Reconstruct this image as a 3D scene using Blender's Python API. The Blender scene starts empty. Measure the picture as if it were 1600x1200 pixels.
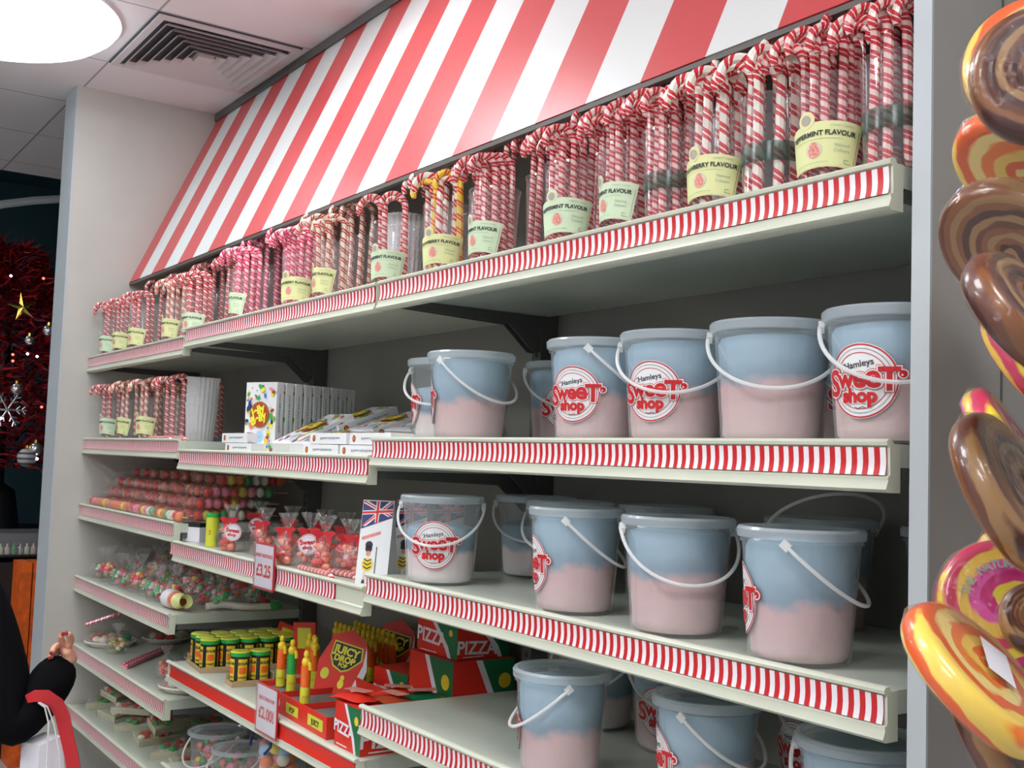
import bpy, math, random
from mathutils import Vector, Matrix
random.seed(7)
C = bpy.context.scene.collection
PI = math.pi
sc = bpy.context.scene

# ------------------------------------------------------------------ camera
CAM = Vector((.828, -1.12, 1.5)); FOC = 1742.0
def cam_basis(yaw, pit, rol):
    yaw, pit, rol = map(math.radians, (yaw, pit, rol))
    F = Vector((-math.cos(yaw)*math.cos(pit), math.sin(yaw)*math.cos(pit), math.sin(pit)))
    R = F.cross(Vector((0, 0, 1))).normalized(); U = R.cross(F)
    c, s = math.cos(rol), math.sin(rol)
    return R*c+U*s, -R*s+U*c, F
CR, CU, CF = cam_basis(34.52, 3.96, 1.98)
cd = bpy.data.cameras.new('camera'); cam = bpy.data.objects.new('camera', cd); C.objects.link(cam)
cd.sensor_width = 36; cd.lens = FOC/1600*36; cd.clip_start = .02; cd.clip_end = 60
cam.matrix_world = Matrix.Translation(CAM) @ Matrix((CR, CU, -CF)).transposed().to_4x4()
sc.camera = cam
# ------------------------------------------------------------------ view, world
sc.view_settings.view_transform = 'Standard'; sc.view_settings.look = 'None'
sc.view_settings.gamma = 1; sc.view_settings.exposure = 0.2
w = bpy.data.worlds.new('world'); sc.world = w; w.use_nodes = True
w.node_tree.nodes['Background'].inputs[0].default_value = (.5, .55, .6, 1)
w.node_tree.nodes['Background'].inputs[1].default_value = .05
LAMPS = [(-3.10, -.57, 5), (-1.865, -.39, 15), (-.645, -1.59, 23), (1.185, -.99, 21), (-5.0, -2.19, 14), (-1.865, -2.79, 26), (1.185, -2.79, 26)]   # ceiling lights: x, y, emission

def at(px, py, ax, val):
    """the point of the plane ax = val that the photograph shows at pixel px, py"""
    d = CR*((px-800)/FOC) - CU*((py-600)/FOC) + CF
    i = 'xyz'.index(ax); return CAM + d*((val-CAM[i])/d[i])

# ------------------------------------------------------------------ materials
def mat(name, col, rough=.5, metal=0, coat=0, noise=0, nscale=20, emis=None, es=0, spec=.5, trans=0, bump=0):
    m = bpy.data.materials.new(name); m.use_nodes = True; nt = m.node_tree; b = nt.nodes['Principled BSDF']
    c = (*col, 1)
    b.inputs['Base Color'].default_value = c; b.inputs['Roughness'].default_value = rough
    b.inputs['Metallic'].default_value = metal; b.inputs['Coat Weight'].default_value = coat
    b.inputs['Specular IOR Level'].default_value = spec
    if emis: b.inputs['Emission Color'].default_value = (*emis, 1); b.inputs['Emission Strength'].default_value = es
    if noise or bump:
        tc = nt.nodes.new('ShaderNodeTexCoord'); n = nt.nodes.new('ShaderNodeTexNoise'); n.inputs['Scale'].default_value = nscale; n.inputs['Detail'].default_value = 4
        nt.links.new(tc.outputs['Object'], n.inputs['Vector'])
        if noise:
            r = nt.nodes.new('ShaderNodeValToRGB'); r.color_ramp.elements[0].position = .3; r.color_ramp.elements[1].position = .7
            r.color_ramp.elements[0].color = (*[max(0, x*(1-noise)) for x in col], 1); r.color_ramp.elements[1].color = (*[min(1, x*(1+noise)) for x in col], 1)
            nt.links.new(n.outputs['Fac'], r.inputs['Fac']); nt.links.new(r.outputs['Color'], b.inputs['Base Color'])
        if bump:
            bp = nt.nodes.new('ShaderNodeBump'); bp.inputs['Strength'].default_value = bump; bp.inputs['Distance'].default_value = .003
            nt.links.new(n.outputs['Fac'], bp.inputs['Height']); nt.links.new(bp.outputs['Normal'], b.inputs['Normal'])
    return m
def film(name, col, opac, rough=.15, gl=.035, bump=0, nscale=30):
    """thin clear plastic: part see-through, part diffuse, part gloss"""
    m = bpy.data.materials.new(name); m.use_nodes = True; nt = m.node_tree; nt.nodes.clear(); N = nt.nodes.new; L = nt.links.new
    o = N('ShaderNodeOutputMaterial'); t = N('ShaderNodeBsdfTransparent'); t.inputs[0].default_value = (*[min(1, .86+.14*x) for x in col], 1)
    d = N('ShaderNodeBsdfDiffuse'); d.inputs[0].default_value = (*col, 1); tl = N('ShaderNodeBsdfTranslucent'); tl.inputs[0].default_value = (*col, 1)
    g = N('ShaderNodeBsdfGlossy'); g.inputs['Roughness'].default_value = rough; g.inputs[0].default_value = (1, 1, 1, 1)
    dd = N('ShaderNodeMixShader'); dd.inputs[0].default_value = .4; L(d.outputs[0], dd.inputs[1]); L(tl.outputs[0], dd.inputs[2])
    a = N('ShaderNodeMixShader'); a.inputs[0].default_value = opac; L(t.outputs[0], a.inputs[1]); L(dd.outputs[0], a.inputs[2])
    f = N('ShaderNodeLayerWeight'); f.inputs[0].default_value = .5
    pw = N('ShaderNodeMath'); pw.operation = 'POWER'; pw.inputs[1].default_value = 4; L(f.outputs['Facing'], pw.inputs[0])
    mu = N('ShaderNodeMath'); mu.operation = 'MULTIPLY_ADD'; mu.inputs[1].default_value = .55; mu.inputs[2].default_value = gl; L(pw.outputs[0], mu.inputs[0])
    b = N('ShaderNodeMixShader'); L(mu.outputs[0], b.inputs[0]); L(a.outputs[0], b.inputs[1]); L(g.outputs[0], b.inputs[2]); L(b.outputs[0], o.inputs[0])
    if bump:
        n = N('ShaderNodeTexNoise'); n.inputs['Scale'].default_value = nscale; n.inputs['Detail'].default_value = 3; tc = N('ShaderNodeTexCoord'); L(tc.outputs['Object'], n.inputs['Vector'])
        bp = N('ShaderNodeBump'); bp.inputs['Strength'].default_value = bump; bp.inputs['Distance'].default_value = .01; L(n.outputs['Fac'], bp.inputs['Height'])
        L(bp.outputs[0], g.inputs['Normal']); L(bp.outputs[0], f.inputs['Normal'])
    return m
def stripes(name, period, axis, ca, cb, duty=.5, off=0, rough=.4, uv=False, twist=0):
    """two flat colours alternating along an object axis, or twisting round a stick (uv)"""
    m = bpy.data.materials.new(name); m.use_nodes = True; nt = m.node_tree; b = nt.nodes['Principled BSDF']; N = nt.nodes.new; L = nt.links.new
    b.inputs['Roughness'].default_value = rough
    tc = N('ShaderNodeTexCoord'); sx = N('ShaderNodeSeparateXYZ'); L(tc.outputs['UV' if uv else 'Object'], sx.inputs[0])
    a = N('ShaderNodeMath'); a.operation = 'MULTIPLY_ADD'; a.inputs[1].default_value = 1/period; a.inputs[2].default_value = -off/period; L(sx.outputs[axis], a.inputs[0])
    src = a
    if twist:
        t = N('ShaderNodeMath'); t.operation = 'MULTIPLY_ADD'; t.inputs[1].default_value = twist; L(sx.outputs[1], t.inputs[0]); L(a.outputs[0], t.inputs[2]); src = t
    f = N('ShaderNodeMath'); f.operation = 'FRACT'; L(src.outputs[0], f.inputs[0])
    r = N('ShaderNodeValToRGB'); r.color_ramp.interpolation = 'CONSTANT'; L(f.outputs[0], r.inputs[0]); L(r.outputs[0], b.inputs['Base Color'])
    e = r.color_ramp.elements; e[0].color = (*ca, 1); e[1].position = duty; e[1].color = (*cb, 1)
    if uv:
        g = (duty+1)/2
        x = e.new(g-.06); x.color = (*ca, 1); x = e.new(g+.03); x.color = (*cb, 1)
        b.inputs['Coat Weight'].default_value = .4; b.inputs['Coat Roughness'].default_value = .1
    return m

RED = (.56, .012, .016); WHITE = (.86, .86, .86)
M = dict(
 cream=mat('cream enamel', (.60, .62, .50), .35, noise=.05, nscale=6),
 tray=mat('pale shelf enamel', (.56, .60, .52), .3, noise=.05, nscale=5),
 steel=mat('shade toned steel', (.10, .10, .095), .5),  # dark tone puts the shade on brackets and uprights into the colour
 back=mat('grey back panel', (.27, .265, .24), .7, noise=.08, nscale=3),
 panel=mat('off white partition', (.52, .50, .455), .6, noise=.04, nscale=4),
 panel2=mat('white partition edge', (.47, .51, .53), .5),
 grey=mat('grey laminate', (.36, .34, .315), .6, noise=.06, nscale=5),
 floor=mat('vinyl floor', (.50, .48, .46), .4, noise=.1, nscale=3),
 teal=mat('dark teal wall', (.035, .10, .13), .7),
 black=mat('black plastic', (.012, .012, .014), .4),
 white=mat('white card', (.80, .81, .82), .5), red=mat('red print', RED, .45), redbright=mat('bright red card', (.75, .03, .015), .4),
 redcloth=mat('red ribbon', (.62, .02, .03), .4), black_ink=mat('black ink', (.02, .02, .025), .5), greyink=mat('grey ink', (.35, .4, .33), .6),
 tagw=mat('white paper tag', (.82, .80, .86), .5), mint=mat('mint label', (.62, .76, .52), .5), yell=mat('yellow green label', (.74, .76, .36), .5), edge=mat('label edge', (.83, .72, .5), .5),
 straw=mat('pink fruit print', (.80, .28, .22), .6, noise=.4, nscale=400), pinkhalo=mat('pale fruit print', (.72, .58, .48), .6),
 green=film('green tape', (.02, .10, .07), .62, .2), yellow=mat('yellow plastic', (.85, .62, .03), .35), ygreen=mat('yellow green plastic', (.68, .70, .05), .3),
 orange=mat('orange plastic', (.9, .16, .02), .3), grn=mat('green plastic', (.03, .42, .07), .3), dgreen=mat('dark green print', (.01, .16, .06), .4),
 gold=mat('gold print', (.75, .42, .06), .3, metal=.3), brownred=mat('brown red print', (.45, .06, .02), .4), lemon=mat('lemon print', (.88, .82, .05), .4),
 blue=mat('blue print', (.05, .16, .5), .4), navy=mat('navy print', (.03, .04, .16), .4), pink=mat('pink sweet', (.85, .25, .35), .35), orangesw=mat('orange sweet', (.88, .22, .06), .35),
 redsw=mat('red sweet', (.75, .04, .03), .3, coat=.4), yellsw=mat('yellow sweet', (.88, .68, .10), .35), grnsw=mat('green sweet', (.05, .42, .12), .35), whitesw=mat('white sweet', (.85, .80, .70), .4), salmon=mat('salmon sweet', (.85, .22, .12), .3, coat=.5),
 wood=mat('wooden stick', (.62, .42, .2), .6), lightblue=mat('light blue print', (.35, .6, .85), .5), tan=mat('tan card', (.5, .36, .2), .6), greycard=mat('grey card', (.20, .20, .20), .6),
 skin=mat('skin', (.72, .36, .25), .5), nail=mat('red nail', (.4, .02, .02), .3), coat=mat('black wool', (.004, .004, .005), .95, spec=.1), hair=mat('dark hair', (.03, .02, .015), .6),
 orangebox=mat('orange carton', (.75, .12, .01), .5, noise=.25, nscale=25), silver=mat('silver', (.75, .75, .75), .25, metal=.9), goldm=mat('gold foil', (.9, .6, .12), .2, metal=1),
 tinsel=mat('red tinsel', (.42, .010, .014), .5, noise=.5, nscale=8), plum=mat('plum tinsel', (.16, .01, .035), .6),
 ledw=mat('cool fairy bulb', (.8, .8, 1), .4, emis=(.65, .65, 1), es=9), ledr=mat('red fairy bulb', (1, .1, .1), .4, emis=(1, .06, .04), es=7),
 lid=film('frosted lid', (.70, .80, .86), .30, .12), tub=film('frosted tub', (.78, .83, .86), .18, .12), rim=film('frosted rim', (.80, .88, .92), .42, .15), bail=film('white plastic bail', (.93, .93, .93), .8, .3),
 clear=film('clear tumbler', (.88, .86, .90), .10, .06), clear2=film('ribbed tumbler', (.88, .88, .88), .55, .15), cello=film('cellophane', (.95, .93, .93), .06, .12, .07, bump=1.0, nscale=45), cello2=film('crinkled cellophane', (.95, .93, .93), .05, .15, .06, bump=1.2, nscale=60), wrap=film('lollipop wrapper', (.95, .93, .93), .02, .22, .012, bump=.5, nscale=40),
 acrylic=film('price card sleeve', (.95, .9, .92), .2, .1),
)
M['strip'] = stripes('red and white ticket stripes', .0165, 0, RED, (.83, .80, .82), .5)
M['awning'] = stripes('red and white awning stripes', .314, 0, (.72, .74, .73), (.60, .075, .08), .49, off=-.467, rough=.35)
M['cane'] = stripes('red and white sugar', .019, 0, (.84, .62, .57), (.56, .012, .03), .38, uv=True, twist=1)
M['cane_bold'] = stripes('bold red and white sugar', .03, 0, (.90, .84, .74), (.64, .01, .03), .48, uv=True, twist=1)
M['cane_washed_pink'] = stripes('light washed pink sugar', .022, 0, (.90, .56, .60), (.70, .03, .11), .38, uv=True, twist=1)  # overexposure of red and white canes painted as pink; candy sticks share it
M['cane_cream'] = stripes('cream and red sugar', .024, 0, (.88, .72, .58), (.56, .05, .04), .52, uv=True, twist=1)
M['cane_yellow'] = stripes('yellow and red sugar', .028, 0, (.90, .62, .06), (.65, .06, .03), .6, uv=True, twist=1)

def floss(name, split, soft=.10, pale=0):
    m = mat(name, (.5, .5, .5), 1, spec=.05); nt = m.node_tree; b = nt.nodes['Principled BSDF']; N = nt.nodes.new; L = nt.links.new
    tc = N('ShaderNodeTexCoord'); sx = N('ShaderNodeSeparateXYZ'); L(tc.outputs['Generated'], sx.inputs[0])
    n = N('ShaderNodeTexNoise'); n.inputs['Scale'].default_value = 16; n.inputs['Detail'].default_value = 5; L(tc.outputs['Object'], n.inputs['Vector'])
    a = N('ShaderNodeMath'); a.operation = 'MULTIPLY_ADD'; a.inputs[1].default_value = .34; L(n.outputs['Fac'], a.inputs[0]); L(sx.outputs[2], a.inputs[2])
    r = N('ShaderNodeValToRGB'); L(a.outputs[0], r.inputs[0]); e = r.color_ramp.elements
    pk = (.66, .43, .42) if not pale else (.76, .62, .60)
    e[0].position = split+.17-soft/2; e[0].color = (*pk, 1); e[1].position = split+.17+soft/2; e[1].color = (.24, .34, .42, 1)
    x = e.new(0.12); x.color = (pk[0]*1.05, pk[1]*1.22, pk[2]*1.2, 1); x = e.new(min(.98, split+.42)); x.color = (.33, .46, .55, 1)
    n2 = N('ShaderNodeTexNoise'); n2.inputs['Scale'].default_value = 40; n2.inputs['Detail'].default_value = 6; L(tc.outputs['Object'], n2.inputs['Vector'])
    bp = N('ShaderNodeBump'); bp.inputs['Strength'].default_value = .5; bp.inputs['Distance'].default_value = .004; L(n2.outputs['Fac'], bp.inputs['Height']); L(bp.outputs[0], b.inputs['Normal'])
    L(r.outputs[0], b.inputs['Base Color']); return m
M['floss'] = [floss('candy floss, half blue', .45), floss('candy floss, mostly pink', .53), floss('candy floss, pale', .50, pale=1)]

def swirl(name, cols, turns, arms=1):
    turns *= .62
    """spiral of colours wound round the object's z axis"""
    m = mat(name, (.5, .5, .5), .34, coat=.4); nt = m.node_tree; b = nt.nodes['Principled BSDF']; N = nt.nodes.new; L = nt.links.new
    tc = N('ShaderNodeTexCoord'); sx = N('ShaderNodeSeparateXYZ'); L(tc.outputs['Object'], sx.inputs[0])
    at2 = N('ShaderNodeMath'); at2.operation = 'ARCTAN2'; L(sx.outputs[1], at2.inputs[0]); L(sx.outputs[0], at2.inputs[1])
    a = N('ShaderNodeMath'); a.operation = 'MULTIPLY'; a.inputs[1].default_value = arms/(2*PI); L(at2.outputs[0], a.inputs[0])
    cx = N('ShaderNodeCombineXYZ'); L(sx.outputs[0], cx.inputs[0]); L(sx.outputs[1], cx.inputs[1])
    ln = N('ShaderNodeVectorMath'); ln.operation = 'LENGTH'; L(cx.outputs[0], ln.inputs[0])
    s = N('ShaderNodeMath'); s.operation = 'MULTIPLY_ADD'; s.inputs[1].default_value = turns/.065; L(ln.outputs['Value'], s.inputs[0]); L(a.outputs[0], s.inputs[2])
    n = N('ShaderNodeTexNoise'); n.inputs['Scale'].default_value = 30; L(tc.outputs['Object'], n.inputs['Vector'])
    s2 = N('ShaderNodeMath'); s2.operation = 'MULTIPLY_ADD'; s2.inputs[1].default_value = .25; L(n.outputs['Fac'], s2.inputs[0]); L(s.outputs[0], s2.inputs[2])
    z = N('ShaderNodeMath'); z.operation = 'MULTIPLY_ADD'; z.inputs[1].default_value = 18; L(sx.outputs[2], z.inputs[0]); L(s2.outputs[0], z.inputs[2])
    f = N('ShaderNodeMath'); f.operation = 'FRACT'; L(z.outputs[0], f.inputs[0])
    r = N('ShaderNodeValToRGB'); L(f.outputs[0], r.inputs[0]); L(r.outputs[0], b.inputs['Base Color']); e = r.color_ramp.elements
    e[0].position = 0; e[0].color = (*cols[0], 1); e[1].position = .999; e[1].color = (*cols[0], 1)
    for i, c in enumerate(cols):
        k = (i+.08)/len(cols); x = e.new(k); x.color = (*c, 1); x = e.new((i+.86)/len(cols)); x.color = (*c, 1)
    n2 = N('ShaderNodeTexNoise'); n2.inputs['Scale'].default_value = 60; L(tc.outputs['Object'], n2.inputs['Vector'])
    bp = N('ShaderNodeBump'); bp.inputs['Strength'].default_value = .5; bp.inputs['Distance'].default_value = .002; L(n2.outputs['Fac'], bp.inputs['Height']); L(bp.outputs[0], b.inputs['Coat Normal'])
    return m
BR = (.12, .032, .012); BR2 = (.22, .075, .02); BR3 = (.06, .014, .010); TAN = (.32, .17, .065)
M['sw_brown'] = swirl('brown swirl sugar', [BR, BR2, BR3, BR, TAN, BR3], 3.0)
M['sw_tan'] = swirl('tan and brown swirl sugar', [TAN, BR2, BR, TAN, BR3, BR2], 3.0)
M['sw_orange'] = swirl('orange and yellow swirl sugar', [(.90, .62, .10), (.88, .20, .02), (.92, .72, .25), (.80, .12, .02)], 2.2)
M['sw_pink'] = swirl('magenta and yellow swirl sugar', [(.62, .02, .20), (.80, .10, .40), (.85, .55, .08), (.60, .03, .10), (.82, .66, .05)], 2.0)

# ------------------------------------------------------------------ mesh helper
_tx = {}
def text_geo(s, size, off=0):
    k = (s, size, off)
    if k not in _tx:
        cu = bpy.data.curves.new('lettering', 'FONT'); cu.body = s; cu.size = size; cu.offset = off; cu.align_x = 'CENTER'; cu.resolution_u = 3; cu.fill_mode = 'FRONT'
        o = bpy.data.objects.new('lettering', cu); C.objects.link(o); dg = bpy.context.evaluated_depsgraph_get(); dg.update()
        me = o.evaluated_get(dg).to_mesh(); vs = [(v.co.x, v.co.y) for v in me.vertices]; fs = [tuple(p.vertices) for p in me.polygons]
        o.evaluated_get(dg).to_mesh_clear(); bpy.data.objects.remove(o); bpy.data.curves.remove(cu)
        _tx[k] = (vs, fs)
    return _tx[k]
class MB:
    def __init__(s): s.v = []; s.f = []; s.m = []; s.uv = {}
    def add(s, vs, fs, m=0, T=None, uv=None):
        o = len(s.v)
        for v in vs: s.v.append(T @ Vector(v) if T is not None else Vector(v))
        for i, f in enumerate(fs):
            if uv: s.uv[len(s.f)] = uv[i]
            s.f.append(tuple(j+o for j in f)); s.m.append(m)
        return s
    def box(s, x0, x1, y0, y1, z0, z1, m=0, T=None):
        vs = [(x, y, z) for z in (z0, z1) for y in (y0, y1) for x in (x0, x1)]
        return s.add(vs, [(0, 2, 3, 1), (4, 5, 7, 6), (0, 1, 5, 4), (2, 6, 7, 3), (0, 4, 6, 2), (1, 3, 7, 5)], m, T)
    def lathe(s, prof, n=32, m=0, T=None, wob=None):
        vs = []; fs = []
        for j, (r, z) in enumerate(prof):
            for i in range(n):
                a = 2*PI*i/n; q = r*(wob(a, z) if wob else 1); vs.append((q*math.cos(a), q*math.sin(a), z))
        for j in range(len(prof)-1):
            for i in range(n): k = (i+1) % n; fs.append((j*n+i, j*n+k, (j+1)*n+k, (j+1)*n+i))
        for e, r in ((0, True), (len(prof)-1, False)):
            if prof[e][0] < 1e-6 or prof[e][0] == 0: pass
        return s.add(vs, fs, m, T)
    def cap(s, r, z, n=32, m=0, T=None, up=True):
        vs = [(r*math.cos(2*PI*i/n), r*math.sin(2*PI*i/n), z) for i in range(n)]
        return s.add(vs, [tuple(range(n)) if up else tuple(reversed(range(n)))], m, T)
    def tube(s, path, r, n=8, m=0, T=None, caps=True, uv=False):
        path = [Vector(p) for p in path]; rs = r if isinstance(r, (list, tuple)) else [r]*len(path)
        vs = []; fs = []; uvs = []; up = None; L = [0]
        for i in range(1, len(path)): L.append(L[-1]+(path[i]-path[i-1]).length)
        for i, p in enumerate(path):
            t = (path[min(i+1, len(path)-1)]-path[max(i-1, 0)]).normalized()
            if up is None: up = t.orthogonal().normalized()
            up = (up - t*up.dot(t)).normalized(); b = t.cross(up)
            for k in range(n):
                a = 2*PI*k/n; vs.append(p+(up*math.cos(a)+b*math.sin(a))*rs[i])
        for i in range(len(path)-1):
            for k in range(n):
                k2 = (k+1) % n; fs.append((i*n+k, i*n+k2, (i+1)*n+k2, (i+1)*n+k))
                uvs.append([(L[i], k/n), (L[i], (k+1)/n), (L[i+1], (k+1)/n), (L[i+1], k/n)])
        if caps:
            fs.append(tuple(reversed(range(n)))); fs.append(tuple((len(path)-1)*n+k for k in range(n)))
            uvs += [[(0, k/n) for k in range(n)], [(L[-1], k/n) for k in range(n)]]
        return s.add(vs, fs, m, T, uvs if uv else None)
    def ball(s, c, r, m=0, n=10, T=None, sc_=(1, 1, 1)):
        k = n//2+1; prof = [(math.sin(PI*j/k)*r+1e-5, -math.cos(PI*j/k)*r) for j in range(k+1)]
        vs = []; fs = []
        for rr, z in prof:
            for i in range(n): a = 2*PI*i/n; vs.append((c[0]+rr*math.cos(a)*sc_[0], c[1]+rr*math.sin(a)*sc_[1], c[2]+z*sc_[2]))
        for j in range(k):
            for i in range(n): q = (i+1) % n; fs.append((j*n+i, j*n+q, (j+1)*n+q, (j+1)*n+i))
        return s.add(vs, fs, m, T)
    def flat(s, vs2, fs, m, fn): return s.add([fn(x, y) for x, y in vs2], fs, m)
    def text(s, t, size, m, fn, cx=0, cy=0, off=0, rot=0, sx=1):
        vs, fs = text_geo(t, size, off); c, q = math.cos(rot), math.sin(rot)
        return s.flat([(cx+x*sx*c-y*q, cy+x*sx*q+y*c) for x, y in vs], fs, m, fn)
    def ring(s, r0, r1, m, fn, n=40, cx=0, cy=0, ex=1, steps=1, a0=0, a1=2*PI):
        vs = []; fs = []
        for j in range(steps+1):
            r = r0+(r1-r0)*j/steps
            for i in range(n+1): a = a0+(a1-a0)*i/n; vs.append((cx+r*math.cos(a)*ex, cy+r*math.sin(a)))
        for j in range(steps):
            for i in range(n): fs.append((j*(n+1)+i, j*(n+1)+i+1, (j+1)*(n+1)+i+1, (j+1)*(n+1)+i)[::-1])
        return s.flat(vs, fs, m, fn)
    def grid(s, x0, x1, y0, y1, nx, ny, m, fn):
        vs = [(x0+(x1-x0)*i/nx, y0+(y1-y0)*j/ny) for j in range(ny+1) for i in range(nx+1)]
        fs = [(j*(nx+1)+i, j*(nx+1)+i+1, (j+1)*(nx+1)+i+1, (j+1)*(nx+1)+i) for j in range(ny) for i in range(nx)]
        return s.flat(vs, fs, m, fn)
    def mesh(s, name, mats, ang=35):
        me = bpy.data.meshes.new(name); me.from_pydata([tuple(v) for v in s.v], [], s.f)
        for m in (mats if isinstance(mats, (list, tuple)) else [mats]): me.materials.append(M[m] if isinstance(m, str) else m)
        me.polygons.foreach_set('material_index', s.m)
        if s.uv:
            ul = me.uv_layers.new(name='UVMap')
            for fi, uvs in s.uv.items():
                p = me.polygons[fi]
                for k, li in enumerate(p.loop_indices): ul.data[li].uv = uvs[k]
        me.polygons.foreach_set('use_smooth', [True]*len(me.polygons)); me.update(); me.set_sharp_from_angle(angle=math.radians(ang))
        return me
    def build(s, name, mats, parent=None, ang=35, loc=None, rot=None):
        return link(name, s.mesh(name, mats, ang), parent, loc, rot)
def link(name, me, parent=None, loc=None, rot=None):
    o = bpy.data.objects.new(name, me); C.objects.link(o)
    if parent: o.parent = parent
    if loc is not None: o.location = loc
    if rot is not None: o.rotation_euler = rot
    return o
def tag(o, label, cat, group=None, kind=None):
    o['label'] = label; o['category'] = cat
    if group: o['group'] = group
    if kind: o['kind'] = kind
    return o
def empty(name, loc, label, cat, group=None, rz=0):
    o = bpy.data.objects.new(name, None); C.objects.link(o); o.location = loc; o.rotation_euler = (0, 0, rz); o.empty_display_size = .02
    return tag(o, label, cat, group)
def struct(o, label=None, cat=None):
    o['kind'] = 'structure'
    if label: o['label'] = label; o['category'] = cat
    return o
def copy_tree(o, parent=None):
    c = o.copy(); C.objects.link(c)
    if parent: c.parent = parent
    for ch in list(o.children): copy_tree(ch, c)
    return c
ORD = ['first', 'second', 'third', 'fourth', 'fifth', 'sixth', 'seventh', 'eighth', 'ninth', 'tenth', 'eleventh', 'twelfth', 'thirteenth', 'fourteenth', 'fifteenth', 'sixteenth', 'seventeenth', 'eighteenth']
def nth(i): return '' if i == 0 else ORD[i]+' '
plane_xz = lambda y=0: (lambda a, b: (a, y, b))
# ------------------------------------------------------------------ the setting
CZ = 2.93; XL = -3.75; XW = (0, -1.313, -2.586, -3.75)
def sbox(name, b, m, label, cat): o = MB().box(*b).build(name, m); return struct(o, label, cat)
sbox('floor', (-9, 4, -4.5, 3, -.05, 0), 'floor', 'grey vinyl shop floor', 'floor')
cm = mat('ceiling tiles', (.76, .73, .74), .8); nt = cm.node_tree; N = nt.nodes.new; L = nt.links.new; tc = N('ShaderNodeTexCoord'); sx = N('ShaderNodeSeparateXYZ'); L(tc.outputs['Object'], sx.inputs[0])
outs = []
for ax, per, of in ((0, .61, -2.78), (1, .60, -.09)):
    a = N('ShaderNodeMath'); a.operation = 'SUBTRACT'; a.inputs[1].default_value = of-.004; L(sx.outputs[ax], a.inputs[0])
    b = N('ShaderNodeMath'); b.operation = 'FLOORED_MODULO'; b.inputs[1].default_value = per; L(a.outputs[0], b.inputs[0])
    c = N('ShaderNodeMath'); c.operation = 'LESS_THAN'; c.inputs[1].default_value = .008; L(b.outputs[0], c.inputs[0]); outs.append(c)
mx = N('ShaderNodeMath'); mx.operation = 'MAXIMUM'; L(outs[0].outputs[0], mx.inputs[0]); L(outs[1].outputs[0], mx.inputs[1])
mc = N('ShaderNodeMix'); mc.data_type = 'RGBA'; mc.inputs[6].default_value = (.78, .75, .76, 1); mc.inputs[7].default_value = (.36, .35, .37, 1); L(mx.outputs[0], mc.inputs[0]); L(mc.outputs[2], nt.nodes['Principled BSDF'].inputs['Base Color'])
M['ceil'] = cm
sbox('ceiling', (-5.45, 4, -4.5, .6, CZ, CZ+.05), 'ceil', 'suspended ceiling of square off white tiles', 'ceiling')
sbox('ceiling_far', (-9, -5.4, -4.5, 3, 3.6, 3.65), 'teal', 'dark ceiling of the hall beyond the partition', 'ceiling')
sbox('wall_far', (-8.9, -8.8, -4.5, 3, 0, 3.6), 'teal', 'dark teal wall at the far end of the hall', 'wall')
sbox('wall_far_right', (-8.8, -3.93, 2.5, 2.6, 0, 3.6), 'teal', 'dark wall behind the christmas tree', 'wall')
sbox('wall_back', (XL, .9, .47, .52, 0, CZ), 'back', 'grey panel behind the sweet shelves', 'wall')
sbox('wall_front', (-8.8, 4, -4.5, -4.4, 0, CZ), 'white', 'off white wall across the aisle', 'wall')
sbox('wall_right', (3.9, 4, -4.4, .6, 0, CZ), 'white', 'off white wall behind the viewer', 'wall')
o = MB().box(-3.93, XL, -.11, .6, 0, CZ).build('wall_left', 'panel'); struct(o, 'off white partition closing the left end of the shelves', 'wall')
struct(MB().box(-3.932, -3.749, -.116, -.110, 0, CZ).build('trim_1', 'panel2'), 'pale edging strip down the front of the left partition', 'trim')
o = MB().box(.022, .045, .004, .47, 0, CZ).build('wall_divider', 'grey'); struct(o, 'grey partition panel at the right end of the shelves', 'wall')
struct(MB().box(.021, .046, 0, .004, 0, CZ).build('trim_2', 'panel2'), 'white edging strip of the right partition', 'trim')
struct(MB().box(.045, .0465, .144, .147, 0, CZ).build('trim_3', 'steel'), 'thin vertical seam on the right partition', 'trim')
# curved bulkhead above the hall
arc = [(-5.5, .9-1.6*math.cos(t), 2.2+.72*math.sin(t)) for t in [PI*(.12+.5*i/14) for i in range(15)]]
struct(MB().tube([(-5.6, y, z) for _, y, z in arc], .022, 8).build('trim_4', 'panel2'), 'pale curved rail of the bulkhead over the hall', 'trim')

# awning: one sloping striped board
AY0, AZ0, AY1, AZ1 = .13, 2.168, .455, 2.90
root = empty('striped_awning', (0, AY0, AZ0), 'red and white striped sloping awning above the top shelf', 'awning')
b = MB(); dy, dz = AY1-AY0, AZ1-AZ0
b.add([(XL+.003, 0, 0), (.018, 0, 0), (.018, dy, dz), (XL+.003, dy, dz), (XL+.003, .012, -.004), (.018, .012, -.004), (.018, dy+.012, dz-.004), (XL+.003, dy+.012, dz-.004)],
      [(0, 1, 2, 3), (7, 6, 5, 4), (0, 4, 5, 1), (3, 2, 6, 7), (0, 3, 7, 4), (1, 5, 6, 2)])
b.build('striped_board', 'awning', root)
MB().box(XL+.003, .018, .0, .016, -.012, -.003).build('bottom_rail', mat('awning rail', (.10, .085, .075), .5), root)
MB().box(XL+.003, .018, dy-.01, dy+.012, dz-.004, dz+.028).build('top_rail', 'steel', root)

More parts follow.
